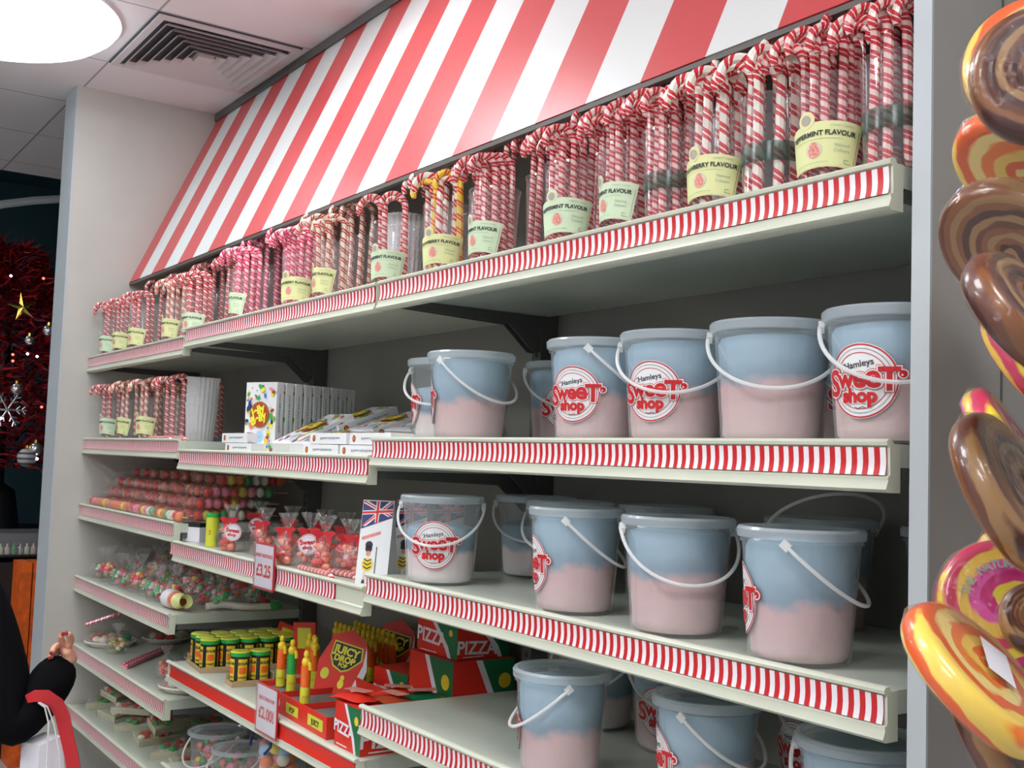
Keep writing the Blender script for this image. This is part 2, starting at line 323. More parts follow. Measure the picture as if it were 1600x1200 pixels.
# air vent in the ceiling
root = empty('air_vent', (-3.085, .165, CZ), 'square white louvred air vent in the ceiling tiles', 'vent')
b = MB(); b.box(-.300, .300, -.255, .255, -.004, .0); b.build('back_plate', mat('vent duct', (.07, .07, .08), .8), root)
for k in range(7):
    o_ = .295-k*.037; i_ = o_-(.030 if k == 0 else .024); b = MB(); f = .85
    vs = []
    for r, z in ((o_, -.024 if k else -.012), (i_, -.005 if k else -.012), (i_, -.0045 if k else -.005), (o_-.002, -.021 if k else -.004)):
        vs += [(-r, -r*f, z), (r, -r*f, z), (r, r*f, z), (-r, r*f, z)]
    fs = [(a*4+i, a*4+(i+1) % 4, ((a+1) % 4)*4+(i+1) % 4, ((a+1) % 4)*4+i) for a in range(4) for i in range(4)]
    b.add(vs, fs); b.build('louvre' if k else 'frame', mat('vent enamel', (.62, .58, .58), .5) if k == 0 else root.children[-1].data.materials[0], root)
MB().box(-.034, .034, -.028, .028, -.022, -.004).build('centre_plate', root.children[-1].data.materials[0], root)

# ceiling lights
for i, (x, y, e) in enumerate(LAMPS):
    root = empty('ceiling_light', (x, y, CZ), ['round ceiling light glowing beside the air vent', 'square ceiling light over the middle of the awning', 'square ceiling light above the aisle near the shelf end', 'square ceiling light above the viewer', 'square ceiling light beyond the left partition', 'square ceiling light on the far side of the aisle', 'square ceiling light behind the viewer'][i], 'light', 'ceiling lights')
    if i == 0:
        MB().lathe([(.43, 0), (.435, -.012), (.42, -.014)], 48).build('frame', 'white', root)
        MB().lathe([(.42, -.001), (.42, -.03), (.38, -.06), (.25, -.078), (.001, -.082)], 48).build('diffuser', mat('lamp diffuser', (.9, .9, .9), .6, emis=(.80, .92, 1.0), es=e), root)
        continue
    b = MB()
    for bx in ((-.30, .30, -.295, -.275), (-.30, .30, .275, .295), (-.30, -.28, -.275, .275), (.28, .30, -.275, .275)): b.box(*bx, -.012, 0)
    b.build('frame', 'white', root)
    MB().box(-.279, .279, -.274, .274, -.045, -.001).build('diffuser', mat('lamp diffuser', (.9, .9, .9), .6, emis=(.80, .92, 1.0) if i == 0 else (.95, .97, 1.0), es=e), root)

root = empty('ceiling_light', (-6.7, -.9, 3.598), 'added unseen light brightening the dark hall beyond the partition', 'light', 'ceiling lights')  # added lamp, out of view, to brighten the tree
MB().lathe([(.2, 0), (.2, -.03), (.17, -.04)], 28).build('frame', 'white', root); MB().lathe([(.17, -.038), (.001, -.039)], 28).build('diffuser', mat('added hall light diffuser', (.9, .9, .9), .6, emis=(1, .93, .9), es=26), root)
# ------------------------------------------------------------------ shelving
for i, x in enumerate(XW[1:3]):
    root = empty('shelf_upright', (x, .45, 0), 'shade-toned slotted steel upright %s' % ('between the right and middle bays' if i == 0 else 'between the middle and left bays'), 'upright', 'shelf uprights')
    MB().box(-.018, .018, -.03, .018, 0, 2.12).build('post', 'steel', root)
    b = MB()
    for k in range(60): b.box(-.004, .004, -.0306, -.0300, .5+k*.026, .512+k*.026)
    b.build('slots', 'black_ink', root)
LIP = [(-.004, 0), (-.011, -.001), (-.014, -.004), (-.013, -.008), (-.008, -.010), (-.007, -.043), (-.012, -.046), (-.011, -.050), (-.015, -.060), (-.010, -.064), (.012, -.064), (.012, -.006), (.0, -.006)]
def shelf(x0, x1, z, label, strip=('strip', None, None), sides=True):
    root = empty('shelf', (x1, 0, z), label, 'shelf', 'sweet shelves'); W_ = x0-x1
    MB().box(.002, W_-.002, .012, .44, -.034, -.006).build('tray', 'tray', root)
    b = MB(); n = len(LIP); vs = [(X, y, q) for X in (.0, W_) for y, q in LIP]
    b.add(vs, [tuple(range(n)), tuple(reversed(range(n, 2*n)))]+[(i, i+n, (i+1) % n+n, (i+1) % n) for i in range(n)])
    b.build('front_lip', 'cream', root, ang=50)
    if strip:
        a = strip[1] if strip[1] is not None else .004; c = strip[2] if strip[2] is not None else W_-.004
        b = MB(); pr = [(-.0105, -.0105), (-.0095, -.018), (-.0088, -.028), (-.0095, -.036), (-.0115, -.0435)]
        m_ = len(pr); b.add([(X, y, q) for X in (a, c) for y, q in pr]+[(X, y+.0012, q) for X in (a, c) for y, q in pr],
              [(i, i+m_, i+m_+1, i+1)[::-1] for i in range(m_-1)]+[(i+2*m_, i+3*m_, i+3*m_+1, i+2*m_+1) for i in range(m_-1)]+[(0, m_, 3*m_, 2*m_), (m_-1, 3*m_-1, 4*m_-1, 2*m_-1)])
        b.build('ticket_strip', strip[0], root)
    for X in (.004, W_-.008):
        MB().add([(X, .02, -.034), (X, .44, -.034), (X, .44, -.12), (X, .40, -.12), (X, .33, -.06), (X, .02, -.05), (X+.004, .02, -.034), (X+.004, .44, -.034), (X+.004, .44, -.12), (X+.004, .40, -.12), (X+.004, .33, -.06), (X+.004, .02, -.05)],
                 [(0, 1, 2, 3, 4, 5)[::-1], (6, 7, 8, 9, 10, 11)]+[(i, (i+1) % 6, (i+1) % 6+6, i+6) for i in range(6)]).build('bracket', 'steel', root)
    return root
B1, B2, B3 = (0, -1.308), (-1.318, -2.581), (-2.591, -3.748)
ZA = (1.879, 1.878, 1.856); ZB = (1.542, 1.503, 1.535); ZC = (1.254, 1.224, 1.279); ZD = (.980, .863, 1.0); ZE = (.70, .56, .742); ZF = (.505,)
for nm, bay, zz in (('top', 0, ZA), ('second', 0, ZB), ('third', 0, ZC)):
    for k, B in enumerate((B1, B2, B3)):
        st = ('strip', None, None)
        if nm == 'third' and k == 1: st = ('strip', -.03, 1.263-.135)
        shelf(*B, zz[k], '%s shelf down in the %s bay, striped red and white edge' % (nm.replace('top', 'first'), ('right', 'middle', 'left')[k]), st)
shelf(*B1, ZD[0], 'fourth shelf down in the right bay, half empty cream tray')
shelf(*B2, ZD[1], 'fourth shelf down in the middle bay, plain red edge', ('redbright', .03, None))
shelf(*B3, ZD[2], 'fourth shelf down in the left bay, heaped with sweet bags')
shelf(*B3, ZE[2], 'fifth shelf down in the left bay, with wrapped platters')
shelf(*B3, ZF[0], 'lowest visible shelf in the left bay, with wrapped wedges')
shelf(*B2, ZE[1], 'fifth shelf down in the middle bay, carrying clear tubs')

# ------------------------------------------------------------------ candy floss buckets
BH = .185; RB, RT = .074, .0875
def tubr(z): return RB+(RT-RB)*z/BH
def bucket_meshes():
    d = {}
    b = MB(); b.lathe([(.001, .002), (RB-.004, .002), (RB, .006), (tubr(.165), .165), (tubr(.165)+.004, .166), (tubr(.165)+.004, .169), (RT, .172), (RT+.001, .182)], 48); d['tub'] = b.mesh('tub', 'tub')
    b = MB(); b.lathe([(RT+.0015, .172), (RT+.006, .173), (RT+.007, .184), (RT+.004, .188), (RT-.002, .188), (RT-.004, .182)], 48); b.lathe([(RT-.004, .182), (RT-.02, .182), (.001, .1835)], 48, 1); d['lid'] = b.mesh('lid', ['rim', 'lid'])
    b = MB(); R = RT+.008; P = []
    for i in range(31):
        t = PI*i/30; P.append((R*math.cos(t)*(1+.10*math.sin(t)), 0, -R*1.32*math.sin(t)))
    b.tube(P, .0030, 8)
    for sx_ in (-1, 1): b.box(sx_*R-.006 if sx_ > 0 else -R-.002, R+.002 if sx_ > 0 else -R+.006, -.006, .006, -.007, .007)
    d['handle'] = b.mesh('handle', 'bail')
    for k, h in enumerate((.172, .168, .125)):
        b = MB(); ph = [random.random()*6 for _ in range(4)]
        prof = [(.001, .006), (RB-.008, .006), (RB-.003, .012)]+[(tubr(z)-.0035, z) for z in [.02+(h-.035)*i/7 for i in range(8)]]+[(tubr(h)-.009, h-.005), (tubr(h)-.03, h), (.001, h+.002)]
        b.lathe(prof, 40, 0, None, lambda a, z: 1-.012*abs(math.sin(3*a+z*60+ph[0]))-.012*abs(math.sin(7*a-z*90+ph[1]))); d['floss%d' % k] = b.mesh('candy_floss', M['floss'][k])
    # round shop sticker, bent to the tub
    b = MB()
    def on(o): return lambda x, y: ((tubr(.085+y)+.0008+o)*math.sin(x/.081), -(tubr(.085+y)+.0008+o)*math.cos(x/.081), .085+y)
    b.ring(.001, .0510, 0, on(0), 48, steps=6); b.ring(.0480, .0500, 1, on(.0006), 48); b.ring(.0375, .0385, 1, on(.0006), 48)
    for i in range(44):
        t = PI*(.12+.76*i/43); b.ring(.0004, .0009, 2, on(.0005), 5, .0435*math.cos(t), .0435*math.sin(t)); b.ring(.0004, .0009, 2, on(.0005), 5, .0435*math.cos(t), -.0435*math.sin(t))
    b.text('Hamleys', .0125, 2, on(.0008), -.001, .0185, .00015, .16)
    b.tube([on(.001)(x, y) for x, y in ((-.028, .020), (-.024, .023), (-.021, .019), (-.026, .012), (-.023, .009))], .0004, 4, 2)
    for x, y in ((-.014, .012), (-.004, .011), (.006, .010), (.024, .014), (.028, .010)): b.ring(.0001, .0007, 2, on(.0008), 6, x, y)
    for off, m_, lift in ((.0042, 1, .0010), (.0033, 0, .0014), (.0014, 1, .0019)):
        for ch, x, y, s_ in (('S', -.0435, -.019, .050), ('w', -.0215, -.0085, .036), ('e', .0000, -.0085, .038), ('e', .0180, -.0085, .044), ('T', .0385, -.0125, .043)): b.text(ch, s_, m_, on(lift), x, y, off)
        b.ring(.0001, .0036+off, m_, on(lift), 16, .0548, .0085)
    b.ring(.0001, .0014, 0, on(.0022), 12, .0535, .0070)
    b.text('shop', .026, 0, on(.0015), -.0015, -.0285, .0026); b.text('shop', .026, 1, on(.0021), -.0015, -.0285, .0014)
    b.tube([on(.001)(x, -.036+.0012*math.sin(x*500)) for x in [-.008+.0016*i for i in range(11)]], .0005, 4, 2)
    d['logo'] = b.mesh('logo_sticker', ['white', 'red', 'black_ink'])
    return d
BM = bucket_meshes()
def bucket(x, y, z, logo_az, h_az, hang, fl, label, sc_=1):
    root = empty('candy_floss_bucket', (x, y-(.02 if y < .2 else 0), z), label, 'bucket', 'candy floss buckets')
    tb = link('tub', BM['tub'], root); link('lid', BM['lid'], root); link('candy_floss', BM['floss%d' % fl], root)
    h = link('handle', BM['handle'], root, (0, 0, .166)); h.rotation_euler = (math.radians(-hang), 0, math.radians(h_az))
    if logo_az is not None: link('logo_sticker', BM['logo'], tb, None, (0, 0, math.radians(logo_az)))
    root.scale = (sc_*.975, sc_*.975, .94 if z < zb else .93); return root
zb, zc, zd = ZB[0]-.0055, ZC[0]-.0055, ZD[0]-.0055
bucket(-1.232, .152, zb, -30, 35, 48, 2, 'partly filled candy floss bucket at the left end of its shelf')
bucket(-1.052, .093, zb, -44, 105, 48, 0, 'blue and pink candy floss bucket overlapping the partly filled one', .97)
bucket(-1.065, .325, zb, 52, 60, 48, 0, 'shaded candy floss bucket at the back, round logo facing out')
bucket(-.675, .115, zb, 18, 130, 48, 0, 'candy floss bucket with logo at its left edge and no handle in view')
bucket(-.490, .125, zb, 17, 40, 48, 0, 'candy floss bucket with its handle loop crossing the round logo')
bucket(-.287, .125, zb, None, 44, 48, 1, 'mostly pink candy floss bucket with a white handle and no logo')
bucket(-.335, .355, zb, 45, 60, 48, 0, 'candy floss bucket hidden behind the mostly pink one')
bucket(-.080, .125, zb, 6, 40, 48, 1, 'candy floss bucket cut off by the right partition, second shelf')
bucket(-1.138, .090, zc, 48, 48, 50, 2, 'pale candy floss bucket with the full round logo, third shelf', .94)
bucket(-1.19, .345, zc, None, 48, 50, 2, 'candy floss bucket in shadow behind the full logo one')
bucket(-.962, .265, zc, None, 30, 50, 0, 'shaded candy floss bucket set back from the edge, third shelf')
bucket(-.692, .090, zc, -25, 130, 50, 0, 'candy floss bucket showing a slice of logo on its left, third shelf', .91)
bucket(-.775, .352, zc, None, 60, 50, 0, 'rearmost candy floss bucket behind the logo slice one')
bucket(-.442, .092, zc, None, 62, 50, 1, 'candy floss bucket with the handle looped across its front, third shelf', .96)
bucket(-.395, .345, zc, 5, 60, 122, 0, 'rear candy floss bucket with its handle standing up')
bucket(-.190, .080, zc, -45, 118, 50, 0, 'large blue topped candy floss bucket, nearest on the third shelf', .93)
bucket(-.13, .345, zc, None, 80, 50, 0, 'candy floss bucket in the rear corner by the right partition')
bucket(-.708, .082, zd, -55, -30, 50, 0, 'candy floss bucket alone at the front of the half empty shelf', .93)
bucket(-.96, .345, zd, None, 20, 50, 2, 'dim candy floss bucket at the back left of the half empty shelf')
bucket(-.74, .355, zd, 30, 60, 50, 1, 'candy floss bucket with a dim logo behind the front one, fourth shelf')
bucket(-.435, .155, zd, -32, 110, 50, 0, 'candy floss bucket third from the left on the fourth shelf', .94)
bucket(-.40, .375, zd, 0, 60, 50, 1, 'shaded pink candy floss bucket deep on the fourth shelf', .98)
bucket(-.145, .16, zd, None, 30, 50, 0, 'lowest right candy floss bucket, almost below the picture')

# ------------------------------------------------------------------ candy canes in clear cups
def cane_mesh(h, m, r=.0052, hook=.019, band=False):
    P = [(0, 0, z) for z in [h*i/16*.9 for i in range(17)]]; zt = P[-1][2]
    for i in range(1, 12):
        t = PI*i/11*1.12; P.append((hook-hook*math.cos(t), 0, zt+hook*math.sin(t)))
    b = MB(); b.tube(P, [r*.8]+[r]*(len(P)-2)+[r*.7], 8, uv=True)
    return b.mesh('candy_cane', m)
H1, H2 = .188, .285
CANES = {}
for k in ('cane', 'cane_bold', 'cane_washed_pink', 'cane_cream', 'cane_yellow'):
    CANES[k, 0] = cane_mesh(H1, k, .0074 if k in ('cane_bold', 'cane_yellow') else .0064, .027); CANES[k, 1] = cane_mesh(H2, k, .0078 if k == 'cane_bold' else .0068, .029)
def cup_mesh(h, r0, r1, m='clear', ribs=0):
    b = MB(); b.lathe([(.001, .001), (r0-.003, .001), (r0, .004), (r0+(r1-r0)*.7, h*.7), (r1, h-.006), (r1+.002, h-.004), (r1+.002, h), (r1-.0005, h)], 176 if ribs else 32, 0, None, (lambda a, z: 1+.03*math.cos(ribs*a)) if ribs else None)
    return b.mesh('cup', m)
CUP = {0: cup_mesh(.128, .036, .042), 1: cup_mesh(.20, .042, .047)}
def label_mesh(kind):
    b = MB(); R0 = .0395
    def on(o): return lambda x, y: ((R0+.0025+y*.04+o)*math.sin(x/R0), -(R0+.0025+y*.04+o)*math.cos(x/R0), .045+y)
    F = lambda o: (lambda x, y: on(o)(x*(1+y*4.5), y-30*x*x*.12))
    b.grid(-.041, .041, -.026, .026, 16, 4, 1, F(0)); b.grid(-.0400, .0400, -.025, .025, 16, 4, 0, F(.0004))
    b.ring(.0002, .0105, 1, on(.0005), 20, -.017, .029); b.ring(.0001, .0095, 0, on(.0008), 20, -.017, .029); b.ring(.0001, .0055, 4, on(.0011), 16, -.017, .029); b.ring(.0052, .0060, 3, on(.0013), 16, -.017, .029)
    b.text('STRAWBERRY FLAVOUR' if kind == 's' else 'PEPPERMINT FLAVOUR', .0078, 2, F(.0012), -.001, .010, .00025, 0, .88)
    b.text('Natural', .0052, 4, F(.0012), .022, -.003); b.text('Colours', .0052, 4, F(.0012), .022, -.009)
    b.text('CANDY CANES', .0032, 4, F(.0012), .02, .0195); b.grid(-.034, .022, .0060, .0064, 8, 1, 4, F(.0012)); b.grid(-.034, .008, -.0205, -.0201, 6, 1, 4, F(.0012))
    b.ring(.0001, .0095, 5, F(.0009), 20, -.008, -.006); b.ring(.0001, .0068, 3, F(.0012), 14, -.008, -.008); b.ring(.0001, .0042, 3, F(.0012), 12, -.008, -.001)
    for x0, x1, y0, y1 in ((.026, .034, -.0215, -.0211), (.026, .0264, -.0215, -.017), (.026, .031, -.0174, -.017), (.0375, .0379, -.022, .018)): b.grid(x0, x1, y0, y1, 2, 1, 2, F(.0012))
    return b.mesh('label', ['yell' if kind != 'm' else 'mint', 'edge', 'black_ink', 'straw', 'greyink', 'pinkhalo'])
LAB = {'s': label_mesh('s'), 'p': label_mesh('p'), 'm': label_mesh('m')}
def tape_mesh(r, z0):
    b = MB(); b.lathe([(r, z0), (r+.0004, z0+.012), (r, z0+.024)], 24); return b.mesh('green_band', 'green')
TAPE = {0: tape_mesh(.0392, .045), 1: tape_mesh(.0456, .06)}
ncane = 0
def cane_cup(x, y, z, size, kind, n, lab, laz, where, band=False, hookaz=None):
    """a clear cup and the canes standing in it, each a thing of its own"""
    global ncane
    what = {'cane': 'red and white', 'cane_bold': 'thick red', 'cane_washed_pink': 'light-washed pinkish', 'cane_cream': 'cream and red', 'cane_yellow': 'yellow and red'}
    root = empty('clear_cup', (x, y, z), 'clear plastic cup, the '+where, 'cup', 'clear cups of candy canes')
    k_ = 1.16 if size == 0 else 1.05
    cp = link('cup', CUP[size], root); cp.scale = (k_, k_, k_)
    if lab: link('label', LAB[lab], cp, None, (0, 0, math.radians(laz)))
    if band: link('green_band', TAPE[size], cp)
    kinds = kind if isinstance(kind, list) else [kind]
    R = (.033, .036)[size]
    for i in range(n):
        a = 2*PI*(i+.3)/n if n > 2 else (-PI/2+.5*i); rr = R*(1 if i % 2 or n < 9 else .82); k = kinds[i % len(kinds)]
        o = bpy.data.objects.new('candy_cane', CANES[k, size]); C.objects.link(o)
        jit = random.uniform(-.25, .25)
        o.location = (x+rr*math.cos(a), y+rr*math.sin(a), z+.006+random.uniform(0, .004)+.007*(1+math.sin(a))); o.rotation_euler = (random.uniform(-.03, .03), random.uniform(-.02, .03), -2.15+.45*math.cos(a)+jit*.8)
        tag(o, '%s candy cane in the %s' % (what[k], where), 'candy cane', 'candy canes in clear cups'); ncane += 1
za1, za2, za3 = ZA[0]-.0055, ZA[1]-.0055, ZA[2]-.0055
FR = [ # front row on the top shelf, right to left: px of the label, colour, canes, label, label turn
 (1318, 'cane', 9, 'p', 22), (1395, 'cane', 8, None, 0), (1145, 'cane_bold', 7, 's', 18), (1222, 'cane_bold', 7, None, 0), (978, 'cane', 9, 'm', 2), (1050, 'cane', 9, None, 0), (878, 'cane', 9, 'm', 34), (757, 'cane', 9, 'm', 12), (683, ['cane_yellow', 'cane_bold'], 4, 's', 36), (600, 'cane', 4, 'm', 30),
 (505, 'cane_cream', 5, 's', 10), (455, 'cane_washed_pink', 9, 's', 40), (370, 'cane_washed_pink', 9, 'm', 5), (296, 'cane', 8, 'm', 30), (262, 'cane_cream', 5, 's', 20), (208, 'cane', 6, 's', 24), (183, 'cane', 5, 's', 24), (162, 'cane', 5, 'm', 24)]
lastx = 9; fi = 0; placed = []
for px, kind, n, lab, laz in FR:
    p = at(px, 0, 'y', .055) if False else None
    # solve x on the row line at mid label height
    zz = za1
    for _ in range(3):
        u = Vector((0, .055, zz+.05))
        x = at(px, 400, 'y', .055).x
        lo, hi = -3.9, .1
        for _2 in range(40):
            mid = (lo+hi)/2; q = Vector((mid, .055, zz+.05))-CAM; X_ = 800+FOC*q.dot(CR)/q.dot(CF)
            if X_ < px+14: lo = mid
            else: hi = mid
        x = lo; zz = za1 if x > -1.31 else (za2 if x > -2.585 else za3)
    placed.append((x, zz, kind, n, lab, laz))
placed.sort(key=lambda t: -t[0]); prev = .065; rowf = []
for x, zz, kind, n, lab, laz in placed:
    x = min(x, prev-.104); x = max(x, -3.68)
    prev = x; rowf.append((x, zz, kind, n, lab, laz))
for i, (x, zz, kind, n, lab, laz) in enumerate(rowf):
    if abs(x+1.313) < .045: x = -1.313-.05
    if abs(x+2.586) < .045: x = -2.586+.05
    cane_cup(x, .055, zz, 0, kind, n, lab, laz, '%s front cup from the right, top shelf' % ORD[i] if i else 'front cup nearest the right partition, top shelf', band=(lab is None))
RR = [(-.06, 'cane', 9, 1), (-.20, 'cane', 9, 0), (-.33, 'cane_bold', 9, 0), (-.47, 'cane_bold', 8, 0), (-.66, 'cane', 10, 0), (-.80, 'cane', 9, 0), (-1.0, 'cane', 10, 0), (-1.22, 'cane', 9, 0), (-1.42, 'cane_bold', 8, 0), (-1.85, 'cane_cream', 8, 0), (-2.02, 'cane_cream', 8, 0), (-2.26, 'cane_washed_pink', 8, 0), (-2.48, 'cane_washed_pink', 7, 0), (-2.75, 'cane', 6, 0), (-2.95, 'cane', 6, 0), (-3.25, 'cane', 5, 0), (-3.5, 'cane', 4, 0)]
for i, (x, kind, n, bd) in enumerate(RR):
    zz = za1 if x > -1.31 else (za2 if x > -2.585 else za3)
    cane_cup(x, .215, zz, 1, kind, min(n, 8), None, 0, '%s tall rear cup from the right, top shelf' % ORD[i] if i else 'tall rear cup nearest the right partition, top shelf', band=bool(bd))
zb3 = ZB[2]-.0055
for i, (x, y, kind, n, lab, laz, wh) in enumerate([(-3.60, .06, 'cane', 6, 'm', 30, 'leftmost front cup, second shelf'), (-3.36, .06, 'cane_cream', 6, 's', 10, 'second front cup from the left, second shelf'), (-3.12, .06, 'cane_cream', 6, 's', 30, 'third front cup from the left, second shelf'), (-2.86, .07, 'cane', 6, None, 0, 'cup just left of the ribbed tumblers, second shelf'),
      (-3.50, .22, 'cane', 6, None, 0, 'leftmost rear cup, second shelf'), (-3.22, .22, 'cane_cream', 6, None, 0, 'middle rear cup, second shelf'), (-2.95, .22, 'cane', 6, None, 0, 'rear cup nearest the ribbed tumblers, second shelf')]):
    cane_cup(x, y, zb3, 0, kind, n, lab, laz, wh)
for i, (x, y, rz) in enumerate(((-2.86, .010, .15), (-2.78, .018, -.2), (-2.70, .012, .1))):
    o = link('candy_cane', CANES['cane', 0], None, (x-.1, y, zb3+.008), (PI/2, 0, PI/2+rz)); tag(o, ['red and white candy cane lying loose on the shelf edge, leftmost', 'red and white candy cane lying loose, middle of three', 'red and white candy cane lying loose under the ribbed tumblers'][i], 'candy cane', 'loose candy canes')
    o.rotation_euler = (0, PI/2, rz*.5)
# stacks of ribbed tumblers
RT_ = cup_mesh(.12, .042, .050, 'clear2', 22)
def stack(x, y, z, n, label, tilt=0, s=1.0):
    for k in range(n):
        o = link('ribbed_tumbler', RT_, None, (x+math.sin(tilt)*k*.028, y, z+.001+k*.028)); o.rotation_euler = (0, tilt, 0); o.scale = (s, s, s)
        tag(o, 'clear ribbed tumbler, %s of the nested stack %s' % (('bottom', 'second', 'third', 'fourth', 'topmost')[k if k < n-1 else 4], label), 'tumbler', 'nested ribbed tumblers')
stack(-1.62, .22, za2, 5, 'behind the middle of the top shelf canes')
stack(-2.69, .09, zb3, 4, 'leaning beside the jelly bean boxes', .06)
stack(-2.50, .30, ZB[1]-.0055, 4, 'in shadow behind the jelly bean boxes')

# ------------------------------------------------------------------ jelly bean boxes
def bean_box():
    W2, H, T = .12, .195, .026; b = MB(); b.box(-W2/2, W2/2, 0, T, 0, H)
    fr = lambda o: (lambda x, y: (x, -o, y)); rnd = random.Random(3)
    cols = ['orangesw', 'blue', 'grnsw', 'yellsw', 'pink', 'navy', 'lemon', 'brownred']
    for i in range(120):
        x, y = rnd.uniform(-W2/2+.007, W2/2-.007), rnd.uniform(.008, H-.008)
        if (x/.043)**2+((y-.106)/.045)**2 < 1 or (abs(x) < .025 and y < .075): continue
        r = rnd.choice((.003, .0045, .0075, .010)); ph = rnd.uniform(0, 3)
        vs = [(x+r*math.cos(t)*math.cos(ph)-r*.62*math.sin(t)*math.sin(ph), y+r*math.cos(t)*math.sin(ph)+r*.62*math.sin(t)*math.cos(ph)) for t in [2*PI*k/12 for k in range(12)]]
        b.flat(vs, [tuple(range(12))], 1+rnd.randrange(8), fr(.0004+.00003*i))
    b.ring(.0001, .036, 10, fr(.0042), 28, 0, .106, 1.05); b.ring(.0001, .0345, 8, fr(.0045), 28, 0, .106, 1.05); b.ring(.0315, .0328, 10, fr(.0048), 28, 0, .106, 1.05)
    b.text('Jelly', .031, 7, fr(.0052), -.002, .108, .0016, .35); b.text('Belly', .031, 7, fr(.0054), .001, .086, .0016, .35)
    b.ring(.0001, .016, 11, fr(.0006), 20, .0, .045); b.text('50', .012, 10, fr(.001), 0, .041)
    b.ring(.044, .0446, 11, fr(.0006), 20, 0, .108, 1, 1, .4, PI-.4)
    b.text('JELLY BEANS', .006, 6, fr(.0008), 0, .020)
    sd = lambda o: (lambda x, y: (W2/2+o, T/2+y, .012+x)); b.text('50 Flavours of Jelly Belly beans', .0085, 6, sd(.0005), .098, -.003); b.ring(.0001, .008, 8, sd(.0004), 16, .010, 0); b.text('JB', .008, 7, sd(.0008), .010, -.003)
    return b.mesh('box', ['white']+cols+['gold', 'goldm', 'lightblue'])
JB = bean_box(); zb2 = ZB[1]-.0055
grp = 'jelly bean boxes'
ph = math.radians(21); S0 = Vector((-2.075, .045, zb2))
for k in range(9):
    o = link('jelly_bean_box', JB, None, S0+Vector((-math.sin(ph), math.cos(ph), 0))*(k*.0355), (0, 0, ph)); 
    tag(o, 'white jelly bean box standing upright, '+('nearest with its spotted cover and logo in view' if k == 0 else '%s in the row behind the spotted cover' % ORD[k]), 'box', grp)
def flatbox(x, y, z, rx, ry, rz, label):
    z += .026*math.sin(-rx)
    o = link('jelly_bean_box', JB, None, (x, y, z)); o.rotation_euler = (Matrix.Rotation(rz, 3, 'Z') @ Matrix.Rotation(ry, 3, 'Y') @ Matrix.Rotation(rx, 3, 'X')).to_euler(); tag(o, label, 'box', grp)
flatbox(-1.90, .035, zb2+.005, -1.12, 0, .10, 'white jelly bean box toppled back on the pile, logo cover facing up')
flatbox(-1.76, .025, zb2+.003, -1.32, 0, .06, 'white jelly bean box lying beside the toppled one, cover up')
flatbox(-1.90, .16, zb2+.055, -1.25, 0, .12, 'white jelly bean box leaning at the back of the pile, left')
flatbox(-1.72, .17, zb2+.045, -1.28, 0, .1, 'white jelly bean box leaning at the back of the pile, middle')
flatbox(-1.56, .19, zb2+.045, -1.3, 0, .05, 'white jelly bean box leaning at the back of the pile, right')
for i, (x, y, zz, lb) in enumerate(((-1.615, .012, zb2, 'white jelly bean box lying flat at the front, end logo to the aisle'), (-1.575, .012, zb2+.0275, 'white jelly bean box lying flat on top of the pile, left of two'), (-1.37, .016, zb2+.0275, 'white jelly bean box lying flat on top, right of two by the buckets'), (-1.41, .012, zb2, 'white jelly bean box lying flat under the right top one'),
        (-2.18, .013, zb2+.0275, 'white jelly bean box lying flat left of the upright row, upper'), (-2.15, .013, zb2, 'white jelly bean box lying flat left of the upright row, lower'))):
    o = link('jelly_bean_box', JB, None); R_ = Matrix(((0, 0, -1), (1, 0, 0), (0, -1, 0)))   # spine to the aisle, cover up
    # local z (height) -> -x world ; local x (width) -> y reversed ; cover (-y) -> up
    R_ = Matrix(((0, 0, 1), (-1, 0, 0), (0, -1, 0)))
    o.matrix_world = Matrix.Translation((x-.0975, y+.061, zz+.0265)) @ R_.to_4x4(); tag(o, lb, 'box', grp)

# ------------------------------------------------------------------ price cards
def card(x, z, lines, label, w_=.125, h_=.115):
    root = empty('price_card', (x, -.018, z), label, 'sign', 'price cards')
    MB().box(-w_/2, w_/2, -.003, 0, -h_/2, h_/2).build('card', 'red', root)
    b = MB(); b.box(-w_/2+.005, w_/2-.005, -.0036, -.003, -h_/2+.005, h_/2-.005, 0)
    for t, s_, y, of in lines: b.text(t, s_, 1, plane_xz(-.0042), 0, y, of)
    b.build('price_print', ['tagw', 'redbright'], root)
    MB().box(-w_/2-.001, w_/2+.001, -.0062, -.0056, -h_/2-.001, h_/2+.001).build('clear_sleeve', film('card sleeve', (.95, .9, .92), .06, .1), root)
q = at(413, 885, 'y', -.02); card(q.x, q.z, (('SWEET SHOP BAGS', .0125, .022, .0003), ('£3.25', .042, -.025, .0012)), 'price card reading £3.25 on the edge of the third shelf')
q = at(417, 1110, 'y', -.02); card(q.x, q.z, (('JUICY DROP POP', .0125, .022, .0003), ('£2.00!', .038, -.022, .001)), 'price card reading £2.00 on the red shelf edge', .13, .12)

# ------------------------------------------------------------------ sweets, left bay
SW = ['orangesw', 'redsw', 'yellsw', 'whitesw', 'pink', 'grnsw', 'salmon']
def kebab(seed, long=.24):
    r = random.Random(seed); d = {}
    b = MB(); b.tube([(0, 0, .017), (long+.05, 0, .017)], .0018, 6); d['stick'] = b.mesh('stick', 'wood')
    b = MB(); x = .02
    while x < long:
        b.ball((x, 0, .0175), .0165, r.randrange(7), 10, None, (.9, 1, 1)); x += .029
    d['sweets'] = b.mesh('sweets', SW)
    b = MB(); n = 10; P = [(long*i/n, .001*math.sin(i*2), .0182) for i in range(n+1)]; b.tube([(-.035, 0, .02), (-.02, 0, .02), (-.006, 0, .0182)]+P+[(long+.01, 0, .02), (long+.03, 0, .02)], [.016, .009, .004]+[.0182]*(n+1)+[.004, .012], 10, caps=False); d['wrapper'] = b.mesh('wrapper', 'cello2')
    return d
